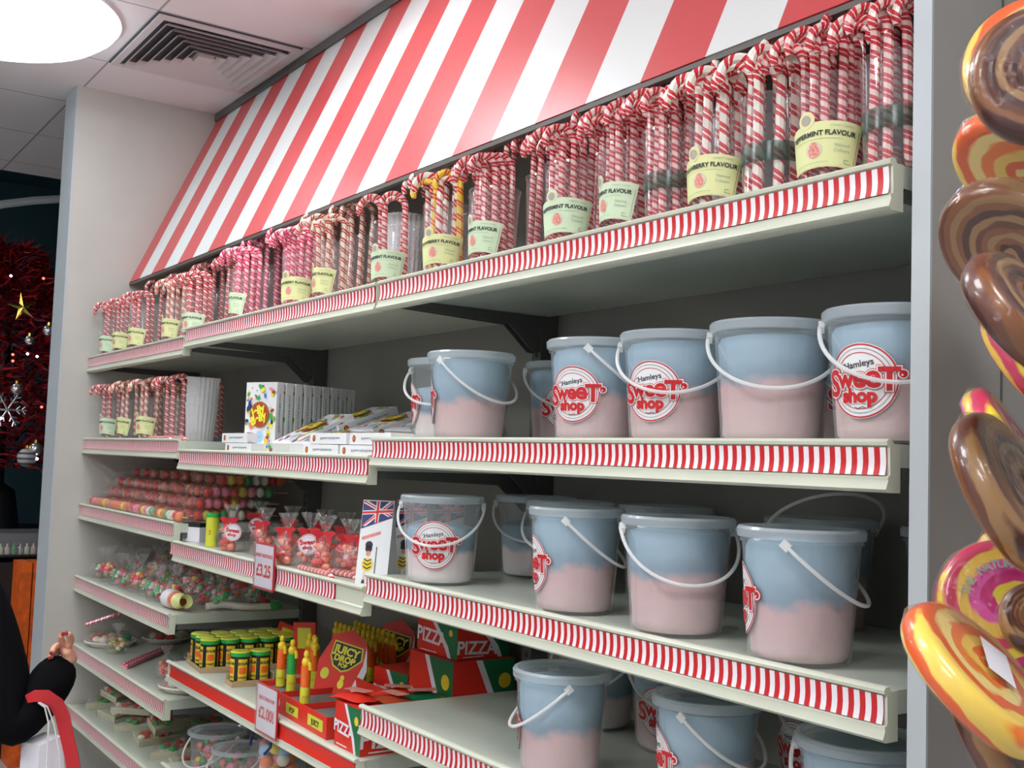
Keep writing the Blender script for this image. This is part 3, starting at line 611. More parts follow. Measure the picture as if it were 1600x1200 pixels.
KB = [kebab(s) for s in (1, 2, 3, 4)]
kc = 0
def put_kebab(x, y, z, rz, label, k=None, ry=0):
    global kc
    d = KB[kc % 4 if k is None else k]; kc += 1
    root = empty('sweet_kebab', (x, y, z), label, 'sweet', 'wrapped sweet kebabs'); root.rotation_euler = (0, ry, rz)
    for q in ('stick', 'sweets', 'wrapper'): link(q, d[q], root)
zc3 = ZC[2]-.0055
for i in range(4): put_kebab(-3.70+i*.275, .025, zc3, .02, '%s wrapped sweet kebab from the left, lying along the third shelf edge' % ORD[i])
for L_, (z0, y0, nn) in enumerate(((0, .065, 20), (.038, .07, 15), (.076, .10, 12), (.114, .15, 9))):
    for i in range(nn):
        put_kebab(-3.70+.02*L_+i*(1.07/nn)+random.uniform(-.004, .004), y0+random.uniform(0, .015), zc3+z0+.001, PI/2+random.uniform(-.22, .18)*(L_ > 0), 'wrapped sweet kebab in the %s layer of the heap, third shelf' % ORD[L_])
# bags of mixed sweets
def bag(seed, w_=.085, h=.10, pal=(0, 1, 2, 3, 4, 5, 6), n=26, neck=True):
    r = random.Random(seed); d = {}; b = MB()
    for i in range(n):
        t = r.uniform(0, 2*PI); q = math.sqrt(r.random())*w_*.36; zz = r.uniform(.012, h*.72)
        b.ball((q*math.cos(t), q*math.sin(t)*.8, zz), r.uniform(.009, .014), r.choice(pal), 8, None, (1, r.uniform(.7, 1), r.uniform(.7, 1)))
    d['sweets'] = b.mesh('sweets', SW)
    b = MB(); pr = [(.001, .001), (w_*.40, .001), (w_*.52, .015), (w_*.55, h*.4), (w_*.48, h*.68), (w_*.26, h*.88), (.007, h), (.010, h+.012), (w_*.30, h+.045)]
    b.lathe(pr, 24, 0, None, lambda a, z: 1+.06*math.sin(5*a+z*90)+(.18*math.sin(9*a) if z > h else 0)); d['bag_film'] = b.mesh('bag_film', 'cello')
    b = MB(); b.lathe([(.009, h-.004), (.011, h), (.009, h+.004)], 12)
    for s_ in (-1, 1):
        b.add([(0, -.012, h), (s_*.018, -.022, h+.008), (s_*.032, -.022, h+.003), (s_*.02, -.024, h-.010), (s_*.006, -.016, h-.034), (s_*.018, -.020, h-.030)], [(0, 1, 2, 3), (0, 3, 5, 4)])
    d['ribbon'] = b.mesh('ribbon', 'redcloth')
    b = MB(); T = Matrix.Translation((0, -w_*.5, h*.74)); fn = lambda o: (lambda x, y: (x, -w_*.62-o, h*.66+y))
    b.ring(.0001, .027, 0, fn(0), 24); b.ring(.0001, .027, 0, lambda x, y: (x, -w_*.62+.001, h*.66+y), 24); b.ring(.024, .0255, 1, fn(.0004), 24); b.ring(.019, .0195, 2, fn(.0004), 24)
    b.text('Sweet', .017, 1, fn(.0006), -.001, .0, .0008, .25); b.text('shop', .014, 1, fn(.0008), .001, -.012, .0006, .25)
    d['tag'] = b.mesh('paper_tag', ['tagw', 'red', 'navy'])
    return d
BG = [bag(11, pal=(1, 1, 6, 6, 0)), bag(12, pal=(1, 6, 6)), bag(13), bag(14, .1, .09), bag(15, .09, .08, (3, 4, 5, 1))]
def put_bag(k, x, y, z, rz, label, tagged=0, ribbon=True, name='sweet_bag', grp_='cellophane bags of sweets', rx=0, s=1):
    root = empty(name, (x, y, z), label, 'bag', grp_); root.rotation_euler = (rx, 0, rz); root.scale = (s, s, s)
    link('sweets', BG[k]['sweets'], root); link('bag_film', BG[k]['bag_film'], root)
    if ribbon: link('ribbon', BG[k]['ribbon'], root)
    if tagged: link('paper_tag', BG[k]['tag'], root, None, (0, tagged if abs(tagged) < 1 else 0, 0))
zc2 = ZC[1]-.0055
for i, (px, py, y, k, tg, lb, rz, s_) in enumerate([
   (361, 850, .045, 0, .35, 'red ribboned sweet bag with a white shop tag, left of the £3.25 card', .9, 1.0), (408, 850, .07, 1, 0, 'sweet bag just behind the £3.25 card', .6, 1), (449, 880, .04, 0, 0, 'sweet bag with an upright red ribbon right of the £3.25 card', .8, 1),
   (478, 880, .05, 1, .15, 'sweet bag with a large white shop tag, third shelf centre', .85, 1.05), (508, 885, .05, 0, 0, 'sweet bag with a big red bow drooping in front', .9, 1.05), (539, 880, .08, 1, 0, 'sweet bag second from the flag cartons', .9, 1), (558, 880, .10, 0, 0, 'sweet bag nearest the flag cartons, in shade', .6, 1),
   (400, 810, .20, 2, .1, 'sweet bag with a plain pale tag in the second row', .85, 1.0), (455, 835, .20, 1, 0, 'sweet bag behind the large tag one', .8, 1), (500, 840, .21, 0, 0, 'sweet bag behind the big red bow', .8, 1), (540, 850, .22, 1, 0, 'sweet bag deep in shadow near the flag cartons', .5, 1)]):
    lo, hi = -3.0, -1.3
    for _2 in range(40):
        mid = (lo+hi)/2; q_ = Vector((mid, y, zc2+.05))-CAM
        if 800+FOC*q_.dot(CR)/q_.dot(CF) < px: lo = mid
        else: hi = mid
    put_bag(k, lo, y+(.012 if i % 2 else 0), zc2, rz, lb, tg, s=s_*.9)
x0 = at(331, 845, 'y', .045).x
root = empty('sweet_tube', (x0, .045, zc2), 'yellow tube of sweets with a green cap', 'tube'); b = MB(); b.lathe([(.001, .0), (.019, 0), (.019, .088)], 20); b.text('3', .02, 1, lambda x, y: (.0195*math.sin(x/.019+.8), -.0195*math.cos(x/.019+.8), .035+y)); b.build('body', ['ygreen', 'brownred'], root); MB().lathe([(.020, .086), (.0205, .09), (.0205, .096), (.018, .099), (.001, .099)], 20).build('cap', 'grn', root)
root = empty('small_carton', (at(305, 840, 'y', .06).x, .06, zc2), 'small white and black carton left of the yellow tube', 'box', rz=.5)
MB().box(-.035, .035, -.02, .02, 0, .045).build('body', 'tagw', root); MB().box(-.0352, .0352, -.0204, .0204, .045, .058).build('black_lid', 'black', root)
for i in range(3):
    o = link('candy_cane', CANES['cane', 0], None, (-1.72+i*.05, .02+.02*i, zc2+.007+.0*i), (0, PI/2, .1*i)); tag(o, 'loose candy cane lying at the front below the %s' % ['big red bow', 'shaded sweet bag', 'flag cartons'][i], 'candy cane', 'loose candy canes')
# flag cartons
def flag_carton(x, y, z, rz, label):
    root = empty('flag_carton', (x, y, z), label, 'box', 'flag printed cartons', rz); W2, D, H = .072, .075, .185; b = MB()
    b.add([(-W2/2, -D/2, 0), (W2/2, -D/2, 0), (W2/2, D/2, 0), (-W2/2, D/2, 0), (-W2/2, -.002, H), (W2/2, -.002, H), (W2/2, .002, H), (-W2/2, .002, H)], [(3, 2, 1, 0), (4, 5, 6, 7), (0, 1, 5, 4), (2, 3, 7, 6), (1, 2, 6, 5), (3, 0, 4, 7)])
    b.build('body', 'white', root, ang=10)
    fn = lambda o: (lambda x_, y_: (x_, -D/2+(D/2-.002)*y_/H-o, y_)); b = MB(); w2 = W2/2-.001
    b.flat([(-w2, .122), (w2, .148), (w2, .183), (-w2, .183)], [(0, 1, 2, 3)], 0, fn(.0006))
    for o_, c_, wd in ((.0010, 1, .010), (.0014, 2, .004)):
        b.flat([(-w2, .128), (-w2+wd, .128), (w2, .183-wd*.2), (w2-wd, .183)], [(0, 1, 2, 3)], c_, fn(o_)); b.flat([(w2-wd, .15), (w2, .15+wd*.3), (-w2+wd, .183), (-w2, .183-wd*.4)], [(0, 1, 2, 3)], c_, fn(o_))
    for o_, c_, wd in ((.0018, 1, .009), (.0022, 2, .005)):
        b.flat([(-wd/2, .136), (wd/2, .137), (wd/2, .183), (-wd/2, .183)], [(0, 1, 2, 3)], c_, fn(o_)); b.flat([(-w2, .157-wd/2), (w2, .163-wd/2), (w2, .163+wd/2), (-w2, .157+wd/2)], [(0, 1, 2, 3)], c_, fn(o_))
    b.build('flag_print', ['navy', 'tagw', 'redbright'], root)
    b = MB(); cx = -.012
    b.ring(.0001, .0085, 0, fn(.0008), 14, cx, .088, 1.0); b.ring(.0001, .008, 0, fn(.0008), 14, cx, .080, 1.0); b.ring(.0001, .0055, 1, fn(.0009), 12, cx, .070); b.ring(.0001, .0145, 2, fn(.0007), 16, cx, .046, .85)
    for s_ in (-1, 1):
        for k in range(3): b.flat([(cx, .036+k*.008), (cx+s_*.009, .041+k*.008), (cx+s_*.009, .0435+k*.008), (cx, .039+k*.008)], [(0, 1, 2, 3) if s_ > 0 else (3, 2, 1, 0)], 0, fn(.0012))
        b.flat([(cx+s_*.005-.003, .012), (cx+s_*.005+.003, .012), (cx+s_*.005+.002, .031), (cx+s_*.005-.002, .031)], [(0, 1, 2, 3)], 3, fn(.0009)); b.flat([(cx+s_*.006-.004, .006), (cx+s_*.006+.004, .006), (cx+s_*.006+.002, .014), (cx+s_*.006-.002, .014)], [(0, 1, 2, 3)], 0, fn(.001))
    b.flat([(cx+.017, .02), (cx+.019, .02), (cx+.019, .085), (cx+.017, .085)], [(0, 1, 2, 3)], 4, fn(.001)); b.flat([(-.03, .098), (.012, .112), (.012, .119), (-.03, .105)], [(0, 1, 2, 3)], 1, fn(.0007))
    b.build('soldier_print', ['black_ink', 'straw', 'yellow', 'pinkhalo', 'steel'], root)
flag_carton(at(590, 850, 'y', .05).x, .05, zc2, .75, 'flag printed sweet carton with a guardsman, at the shelf edge'); flag_carton(-1.40, .15, zc2, .85, 'second flag printed carton in shade behind the front one'); flag_carton(-1.42, .26, zc2, .85, 'third flag printed carton, deepest in the row')

# fourth shelf, left bay: heaped bags
zd3 = ZD[2]-.0055; k = 0
for row, (y, zz, n) in enumerate(((.065, 0, 9), (.18, .0, 8), (.30, .0, 8))):
    for i in range(n):
        x = -3.66+i*(1.0/(n-1))+random.uniform(-.01, .01)
        if row == 0 and i == n-1: continue
        put_bag((k*2+1) % 3+2 if k % 3 else 4, x, y, zd3+zz, random.uniform(0, 6), 'cellophane bag of mixed sweets, %s row of the fourth shelf in the left bay' % ('front', 'middle', 'rear')[row], 0, False, grp_='bags on the fourth shelf', rx=random.uniform(-.15, .15), s=.93+row*.07); k += 1
root = empty('sweet_bouquet', (-2.80, .045, zd3), 'wrapped sweet roll with a white label and yellow tip, on the shelf corner', 'sweet', rz=.05)
b = MB(); b.tube([(0, 0, .03), (.02, 0, .03), (.11, 0, .03)], [.012, .026, .028], 12); b.build('sweets', 'salmon', root); MB().tube([(.03, 0, .03), (.085, 0, .03)], .0295, 14).build('white_label', 'white', root)
MB().tube([(.11, 0, .03), (.13, 0, .032), (.15, 0, .03), (.175, 0, .035)], [.026, .024, .012, .022], 12, caps=False).build('yellow_tip', mat('pale yellow film', (.8, .8, .35), .3), root)
root = empty('sweet_snake', (-2.66, .13, zd3), 'long beige sweet with a green end lying across the shelf corner', 'sweet', rz=1.2)
MB().tube([(0, 0, .012), (.05, .01, .018), (.1, 0, .013), (.15, -.01, .013), (.2, 0, .013)], .011, 10).build('body', 'whitesw', root); MB().ball((.215, 0, .016), .016, 0, 12, None, (1.4, 1, .9)).build('green_end', 'grnsw', root)

# fifth shelf: platters in film
def platter(seed):
    r = random.Random(seed); d = {}
    b = MB(); b.lathe([(.001, .001), (.075, .001), (.095, .018), (.098, .018), (.094, .022), (.078, .006), (.001, .005)], 28); d['dish'] = b.mesh('dish', 'whitesw')
    b = MB()
    for i in range(12):
        t = 2*PI*i/9 if i < 9 else i*2.1; q = .055 if i < 9 else .02
        b.ball((q*math.cos(t), q*math.sin(t), .026), r.uniform(.016, .021), r.randrange(7), 12, None, (1.1, 1, .8))
    d['sweets'] = b.mesh('sweets', SW)
    b = MB(); b.lathe([(.099, .014), (.097, .028), (.075, .047), (.03, .052), (.001, .053)], 24, 0, None, lambda a, z: 1+.03*math.sin(7*a)); d['film_cover'] = b.mesh('film_cover', 'cello'); return d
PL = [platter(5), platter(6)]
ze3 = ZE[2]-.0055; zf3 = ZF[0]-.0055
def put_platter(x, y, z, k, label, rz=0, tilt=0):
    root = empty('sweet_platter', (x, y, z), label, 'platter', 'film wrapped sweet platters', rz); root.rotation_euler = (tilt, 0, rz)
    for q_ in ('dish', 'sweets', 'film_cover'): link(q_, PL[k][q_], root)
put_platter(-2.72, .11, ze3, 0, 'film wrapped sweet platter at the near end of the fifth shelf'); put_platter(-2.76, .31, ze3, 1, 'film wrapped sweet platter behind the near end one', .5)
for i, xy in enumerate(((-3.64, .11), None, (-3.645, .33), None, (-3.16, .34), (-2.95, .34))):
    if xy: put_platter(*xy, ze3, i % 2, ['film wrapped sweet platter in the far left corner, front', 'film wrapped sweet platter second from the left, front', 'film wrapped sweet platter against the left partition, rear', 'film wrapped sweet platter second from the left, rear', 'film wrapped sweet platter third from the left, rear', 'film wrapped sweet platter fourth from the left, rear'][i], i)
put_bag(1, -2.82, .11+.0, ze3+.056, .4, 'small red sweet bag sitting on the near platter', 0, False, s=.55) if False else None
put_bag(1, -2.93, .10, ze3, .4, 'small red sweet bag beside the near platter, fifth shelf', 0, False, s=.75)
put_bag(3, -3.46, .085, ze3, .4, 'round sweet bag with orange and yellow pieces, fifth shelf', 0, False, s=.8)
def stick(x, y, z, l, rz, ry, label, m='cane_washed_pink'):
    b = MB(); b.tube([(0, 0, 0), (l*.5, 0, 0), (l, 0, 0)], .008, 8, uv=True); o = b.build('candy_stick', m); o.location = (x, y, z); o.rotation_euler = (0, ry, rz); tag(o, label, 'sweet', 'long candy sticks')
stick(-3.14, .03, ze3+.009, .40, 2.46, 0, 'pale striped candy stick laid slantwise on the empty tray'); stick(-3.175, .03, ze3+.009, .38, 2.46, 0, 'pale striped candy stick parallel to the other on the tray')
stick(-3.70, .03, ze3+.075, .26, 1.1, -.35, 'pink candy stick resting on the corner platter'); 
# wedges on the lowest shelf
def wedge():
    d = {}; b = MB(); A = [(0, -.09), (.075, .075), (-.075, .075)]
    b.add([(x, y, z) for z in (0, .022) for x, y in A], [(2, 1, 0), (3, 4, 5), (0, 1, 4, 3), (1, 2, 5, 4), (2, 0, 3, 5)]); d['card_back'] = b.mesh('card_back', mat('cream card', (.62, .60, .42), .6), 10)
    b = MB(); r = random.Random(8)
    for i in range(13):
        v = r.uniform(-.05, .065); u = r.uniform(-1, 1)*(.09+v)*.36; b.ball((u, v, .028), .012, r.choice((1, 5, 4, 1, 3)), 8, None, (1, 1, .7))
    d['sweets'] = b.mesh('sweets', SW)
    b = MB(); A = [(0, -.094), (.08, .08), (-.08, .08)]; b.add([(x, y, 0) for x, y in A]+[(x*.85, y*.85, .042) for x, y in A], [(0, 1, 4, 3), (1, 2, 5, 4), (2, 0, 3, 5), (3, 4, 5)]); d['film_cover'] = b.mesh('film_cover', 'cello2', 10); return d
WD = wedge()
for i, (x, y, zz, rz, rx) in enumerate([(-3.66, .12, 0, .2, 0), (-3.46, .13, 0, 3.3, 0), (-3.26, .12, 0, .1, 0), (-3.06, .13, 0, 3.0, 0), (-2.86, .12, 0, .3, 0), (-2.68, .14, 0, 3.1, 0), (-3.6, .33, 0, .5, 0), (-3.38, .33, 0, 2.6, 0), (-3.15, .33, 0, .2, 0), (-2.92, .33, 0, 3.2, 0), (-2.7, .33, 0, .4, 0),
      (-3.56, .13, .046, 1.2, 0), (-3.3, .14, .046, 2.0, 0), (-3.02, .13, .046, 1.0, 0)]):
    root = empty('sweet_wedge', (x, y, zf3+zz), 'pizza shaped wedge of wrapped sweets, %s on the lowest shelf' % (ORD[i]+' from the left, front row' if i < 6 else ORD[i-6]+' from the left, rear row' if i < 11 else ORD[i-11]+' of those lying on top'), 'sweet', 'wrapped sweet wedges', rz)
    for q_ in WD: link(q_, WD[q_], root)

# ------------------------------------------------------------------ fourth shelf, middle bay
zd2 = ZD[1]-.0055
def sour_tub(lid='ygreen'):
    d = {}; b = MB(); R0 = .0265; on = lambda o, a0: (lambda x, y: ((R0+o)*math.sin(x/R0+a0), -(R0+o)*math.cos(x/R0+a0), y))
    b.lathe([(.001, 0), (R0, 0), (R0, .078), (.001, .078)], 24)
    for a0 in (-1.2, .2, 1.6, 3.0):
        b.grid(-.013, .013, .012, .070, 6, 1, 1, on(.0004, a0)); b.text('TOXIC', .0095, 2, on(.0008, a0), 0, .054, .0004) if False else b.text('SOUR', .010, 2, on(.0008, a0), 0, .054, .0005); b.grid(-.010, .010, .030, .048, 5, 1, 3, on(.0007, a0)); b.text('CANDY', .0075, 2, on(.001, a0), 0, .018, .0003)
    d['body'] = b.mesh('body', ['black', 'yellow', 'black_ink', 'orange'])
    b = MB(); b.lathe([(R0+.0005, .076), (R0+.002, .078), (R0+.002, .087)], 24, 0); b.lathe([(R0+.002, .087), (R0, .090), (.001, .090)], 24, 1); d['cap'] = b.mesh('cap', ['grn', lid]); return d
ST = sour_tub()
def crate(x, y, cols, rows, rz, label, first):
    """open card tray and the tubs in it"""
    w_, d_ = cols*.058+.004, rows*.058+.004
    b = MB(); b.box(0, w_, 0, d_, 0, .003); b.box(0, w_, 0, .002, .003, .014); b.box(0, w_, d_-.002, d_, .003, .03); b.box(0, .002, .002, d_-.002, .003, .03); b.box(w_-.002, w_, .002, d_-.002, .003, .016)
    T = Matrix.Translation((x, y, zd2)) @ Matrix.Rotation(rz, 4, 'Z'); o = b.build('card_tray', 'tan', None, 10); o.matrix_world = T; tag(o, label, 'box', 'card trays of tubs')
    for j in range(rows):
        for i in range(cols):
            p = T @ Vector((.031+i*.058, .031+j*.058, .0035)); root = empty('sweet_tub', p, 'yellow lidded sweet tub in the %s tray, %s row, %s from the left' % (first, ('front', 'second', 'third', 'fourth', 'rear')[j], ORD[i]), 'tub', 'yellow lidded sweet tubs', rz+random.uniform(-.4, .4))
            link('body', ST['body'], root); link('cap', ST['cap'], root)
crate(-2.54, .035, 3, 5, -.1, 'tan card tray full of yellow lidded tubs, left end of the red edged shelf', 'full')
crate(-2.20, .03, 1, 2, -.05, 'tan card tray with a few yellow lidded tubs by the pens', 'small')
# drop pop display
def pen(col):
    d = {}; b = MB(); b.tube([(0, 0, 0), (0, 0, .055), (0, 0, .095)], [.0105, .0118, .0118], 12); d['barrel'] = b.mesh('barrel', col)
    b = MB(); b.tube([(0, 0, .002), (0, 0, .045)], .0122, 12); b.text('POP', .008, 1, lambda x, y: (.0126*math.sin(x/.012+.9), -.0126*math.cos(x/.012+.9), .02+y)); d['sleeve'] = b.mesh('sleeve', ['ygreen', 'redbright'])
    b = MB(); b.ball((0, 0, .104), .0115, 0, 12, None, (1, 1, 1.1)); b.ball((0, 0, .123), .0072, 0, 12, None, (1, 1, 1.3)); b.tube([(.005, 0, .106), (.014, 0, .100), (.016, 0, .086)], .0045, 8); d['yellow_top'] = b.mesh('yellow_top', 'yellow'); return d
PN = [pen('orange'), pen('grn')]
def put_pen(x, y, z, c, label, lean=0):
    root = empty('sweet_pen', (x, y, z), label, 'sweet', 'juicy sweet pens', random.uniform(-.5, .5)); root.rotation_euler[1] = lean
    for q_ in PN[c]: link(q_, PN[c][q_], root)
def display(x, y, rz, label, W2=.30, cn=.21, D=.15):
    root = empty('pen_display', (x, y, zd2), label, 'display box', 'juicy pen display boxes', rz); H = .05; f3 = W2/3
    b = MB(); b.box(0, W2, 0, D, 0, .004); b.box(0, W2, 0, .003, .004, H); b.box(0, W2, D-.003, D, .004, H+.03); b.box(0, .003, .003, D-.003, .004, H); b.box(W2-.003, W2, .003, D-.003, .004, H)
    for k_ in (1, 2): b.box(k_*f3-.0015, k_*f3+.0015, .003, D-.003, .004, H)
    fr = lambda o: (lambda x_, y_: (x_, -o, y_)); b.flat([(.02, .012), (.10, .012), (.10, .036), (.02, .036)], [(0, 1, 2, 3)], 1, fr(.0005)); b.text('JUICY DROP', .013, 2, fr(.001), .06, .018, .0004); b.flat([(.20, .012), (.28, .012), (.28, .036), (.20, .036)], [(0, 1, 2, 3)], 1, fr(.0005)); b.text('POP', .018, 2, fr(.001), .24, .017, .0004)
    b.ring(.0001, .01, 3, fr(.0006), 14, .15, .025)
    if W2 > .4: b.flat([(.34, .012), (.43, .012), (.43, .038), (.34, .038)], [(0, 1, 2, 3)], 1, fr(.0005)); b.text('JUICY', .018, 2, fr(.001), .385, .018, .0006)
    b.build('tray', ['redbright', 'ygreen', 'black_ink', 'tagw'], root, 10)
    b = MB()
    for k_ in range(3): b.box(.004+k_*f3, f3-.004+k_*f3, .004, D-.004, H-.016, H-.014)
    b.build('grey_insert', 'greycard', root, 10)
    b = MB(); T = Matrix.Translation((cn, D-.05, .022)) @ Matrix.Rotation(.75, 4, 'Z') @ Matrix.Rotation(-.2, 4, 'X') @ Matrix.Rotation(.22, 4, 'Y') @ Matrix.Scale(.92, 4)
    P = [(-.06, 0), (.06, 0), (.075, .10), (.05, .17), (.0, .195), (-.05, .17), (-.075, .09)]; n = len(P)
    b.add([(px_, yy, pz) for yy in (0, .003) for px_, pz in P], [tuple(range(n)), tuple(reversed(range(n, 2*n)))]+[(i, i+n, (i+1) % n+n, (i+1) % n) for i in range(n)], 0, T)
    f2 = lambda o: (lambda x_, y_: tuple(T @ Vector((x_, -o, y_))))
    b.flat([(-.045, .155), (.045, .155), (.052, .12), (.02, .085), (.0, .075), (-.03, .085), (-.045, .11)], [tuple(range(7))[::-1]], 1, f2(.0005)); b.flat([(-.041, .151), (.041, .151), (.047, .121), (.018, .089), (.0, .080), (-.027, .089), (-.041, .112)], [tuple(range(7))[::-1]], 2, f2(.001))
    b.text('JUICY', .030, 4, f2(.0016), 0, .124, .0014); b.text('DROP', .024, 4, f2(.0016), 0, .103, .0012); b.text('POP', .015, 4, f2(.0016), 0, .089, .0006)
    b.ring(.0001, .013, 4, f2(.001), 14, .01, .045, .7); b.ring(.0001, .008, 4, f2(.0012), 12, .01, .062, .8); b.ring(.0001, .016, 1, f2(.001), 14, -.045, .06, .8)
    b.flat([(.052, .165), (.074, .10), (.063, .02), (.05, .012), (.045, .05), (.058, .11)], [(0, 5, 1), (5, 4, 2, 1), (4, 3, 2)], 3, f2(.0014))
    b.build('header_card', ['redbright', 'ygreen', 'black_ink', 'white', 'lemon'], root, 10)
    return root
q = at(403, 1100, 'z', zd2+.03)
DX, DY, DR = -1.96, .03, -.04
display(DX, DY, DR, 'red juicy drop pop display tray with header card, front of the red edged shelf', .45, .155, .19)
display(-2.13, .28, -.05, 'red juicy drop pop display tray at the back, deep in shade')
for i, (dx, dy, c, lb) in enumerate(((.026, .05, 0, 'orange pen at the left end of the front display'), (.05, .13, 0, 'orange pen behind the leftmost one'), (.018, .13, 0, 'orange pen at the rear left of the front display'), (.10, .05, 1, 'green pen in the middle of the front display'), (.082, .12, 0, 'orange pen behind the green one'), (.262, .022, 0, 'orange pen standing before the header card'))):
    v = Matrix.Rotation(DR, 3, 'Z') @ Vector((dx, dy, 0)); put_pen(DX+v.x, DY+v.y, zd2+.037, c, 'yellow topped '+lb)
for i in range(18):
    v = Matrix.Rotation(-.05, 3, 'Z') @ Vector((.02+(i % 9)*.031, .04+(i//9)*.06, 0)); put_pen(-2.13+v.x, .28+v.y, zd2+.037, 0, 'yellow topped pen in the %s row of the rear display' % ('front', 'back')[i//9])
# loose red bags and pizza packs
def carton(x, y, z, rz, w_, d_, h_, label, txt='PIZZA', s_=.045, m0='redbright'):
    root = empty('pizza_sweet_carton', (x, y, z), label, 'box', 'pizza sweet cartons', rz); b = MB(); b.box(0, w_, 0, d_, 0, h_)
    fr = lambda o: (lambda x_, y_: (x_, -o, y_)); sd = lambda o: (lambda x_, y_: (w_+o, x_, y_)); sl = lambda o: (lambda x_, y_: (-o, d_-x_, y_))
    b.build('body', m0, root, 10); b = MB()
    for F_, ww in ((fr, w_), (sd, d_), (sl, d_)):
        b.flat([(ww*.45, h_), (ww*.75, h_*.35), (ww*.86, 0), (ww, 0), (ww, h_)], [(4, 0, 1), (4, 1, 3), (1, 2, 3)], 1, F_(.0005)); b.flat([(ww*.36, h_), (ww*.46, h_), (ww*.78, h_*.33), (ww*.86, 0), (ww*.78, 0), (ww*.68, h_*.33)], [(0, 5, 2, 1), (5, 4, 3, 2)], 2, F_(.001))
        b.text(txt, min(s_, ww*.28), 2, F_(.0016), ww*.36, h_*(.32 if F_ is fr else .14), .0012, -.05); b.ring(.0001, h_*.10, 3, F_(.001), 12, ww*.84, h_*.72); b.grid(ww*.1, ww*.5, h_*.05, h_*.08, 2, 1, 4, F_(.001))
    b.build('pizza_print', ['redbright', 'dgreen', 'tagw', 'yellow', 'whitesw'], root); return root
carton(-1.472, .014, zd2, .0, .125, .20, .098, 'red and green pizza sweets carton at the shelf edge, front of its shelf', s_=.06)
carton(-1.74, .25, zd2, .1, .15, .14, .11, 'pizza sweets carton in shade behind the front one'); 
carton(-1.56, .25, zd2, .0, .2, .17, .18, 'tall pizza sweets carton standing deep in shadow'); carton(-1.545, .26, zd2+.181, .05, .17, .15, .08, 'pizza sweets carton lying on the tall shaded one')
def pack(x, y, z, rz, m_, label, s_=1):
    root = empty('sweet_packet', (x, y, z), label, 'packet', 'small sweet packets', rz); b = MB(); n = 6; vs = []; fs = []
    for j in range(n+1):
        for i in range(n+1):
            u, v = i/n-.5, j/n-.5; vs.append((u*.11*s_, v*.07*s_, .006+.012*s_*math.cos(u*PI)*math.cos(v*PI)+.002*math.sin(9*u+7*v)))
    fs = [(j*(n+1)+i, j*(n+1)+i+1, (j+1)*(n+1)+i+1, (j+1)*(n+1)+i) for j in range(n) for i in range(n)]; b.add(vs, fs); b.add([(v[0], v[1], .004-(v[2]-.006)*.3) for v in vs], [f[::-1] for f in fs]); b.build('wrapper', m_, root)
    b = MB(); b.flat([(-.03*s_, -.015*s_), (.035*s_, -.015*s_), (.035*s_, .018*s_), (-.03*s_, .018*s_)], [(0, 1, 2, 3)], 0, lambda x_, y_: (x_, y_, .021*s_+.002)); b.build('print', 'straw', root)
pk = zd2+.099
pack(-1.44, .05, pk, .3, 'redbright', 'red sweet packet on top of the front pizza carton'); pack(-1.38, .11, pk, .1, 'brownred', 'brown printed sweet packet on the front carton, by the shelf end'); pack(-1.44, .15, pk, .9, 'redbright', 'red sweet packet behind the other on the front carton'); pack(-1.38, .18, pk, 1.3, 'dgreen', 'green sweet packet at the back of the front carton')
# leaning red card packs at the back left
for i, (px, py, y, sz, rz, tilt) in enumerate(((440, 1000, .30, .08, .6, .25), (478, 1000, .28, .07, .7, -.05), (412, 975, .32, .05, .5, .1))):
    p = at(px, py, 'y', y); root = empty('hanging_sweet_packet', (p.x, y, zd2), ['red and yellow packet leaning behind the yellow lidded tubs', 'red packet with a yellow panel, standing behind the front display', 'yellow packet standing behind the full tray of tubs'][i], 'packet', 'packets at the back of the middle bay', rz)
    b = MB(); hh = p.z-zd2+.05; T = Matrix.Rotation(tilt, 4, 'Y') if True else None
    b.box(-sz/2, sz/2, 0, .012, 0, hh, 0, T); b.build('carton', 'yellow' if i == 2 else 'redbright', root, 10)
    b = MB(); b.add([tuple(T @ Vector(v)) for v in ((-sz*.3, -.001, hh*.5), (sz*.3, -.001, hh*.5), (sz*.3, -.001, hh*.9), (-sz*.3, -.001, hh*.9))], [(0, 1, 2, 3)]); b.build('yellow_panel', 'ygreen', root)
# under the red edged shelf: clear tubs and a bag of rounds
ze2 = ZE[1]-.0055
def clear_tub(x, y, label, s=1):
    root = empty('clear_tub', (x, y, ze2), label, 'tub', 'clear tubs of sweets'); root.scale = (s, s, s)
    MB().lathe([(.001, .002), (.068, .002), (.072, .006), (.080, .10), (.084, .101), (.084, .106)], 40).build('tub', 'tub', root); b = MB(); b.lathe([(.0845, .100), (.089, .101), (.089, .109), (.082, .112), (.078, .107)], 40, 0); b.lathe([(.078, .107), (.001, .109)], 40, 1); b.build('lid', ['rim', 'lid'], root)
    b = MB(); r = random.Random(4)
    for i in range(60):
        t = r.uniform(0, 6.28); q_ = .058*math.sqrt(r.random()); b.ball((q_*math.cos(t), q_*math.sin(t), r.uniform(.012, .078)), .012, r.choice((2, 4, 4, 6, 5, 3)), 7)
    b.build('sweets', SW, root)
    link('handle', BM['handle'], root, (0, 0, .098), (math.radians(-50), 0, .3))
clear_tub(-2.47, .12, 'clear lidded tub below the red edged shelf, far one', 1.0); clear_tub(-2.27, .115, 'clear lidded tub of colourful sweets below the red edged shelf, near one', .95)
root = empty('round_sweet_bag', (-2.02, .11, ze2), 'net bag of pastel round sweets with dark blue ties, below the red shelf edge', 'bag'); b = MB(); r = random.Random(9)
pal = ['yellsw', 'pink', 'lightblue', 'whitesw', 'orangesw', 'mint']
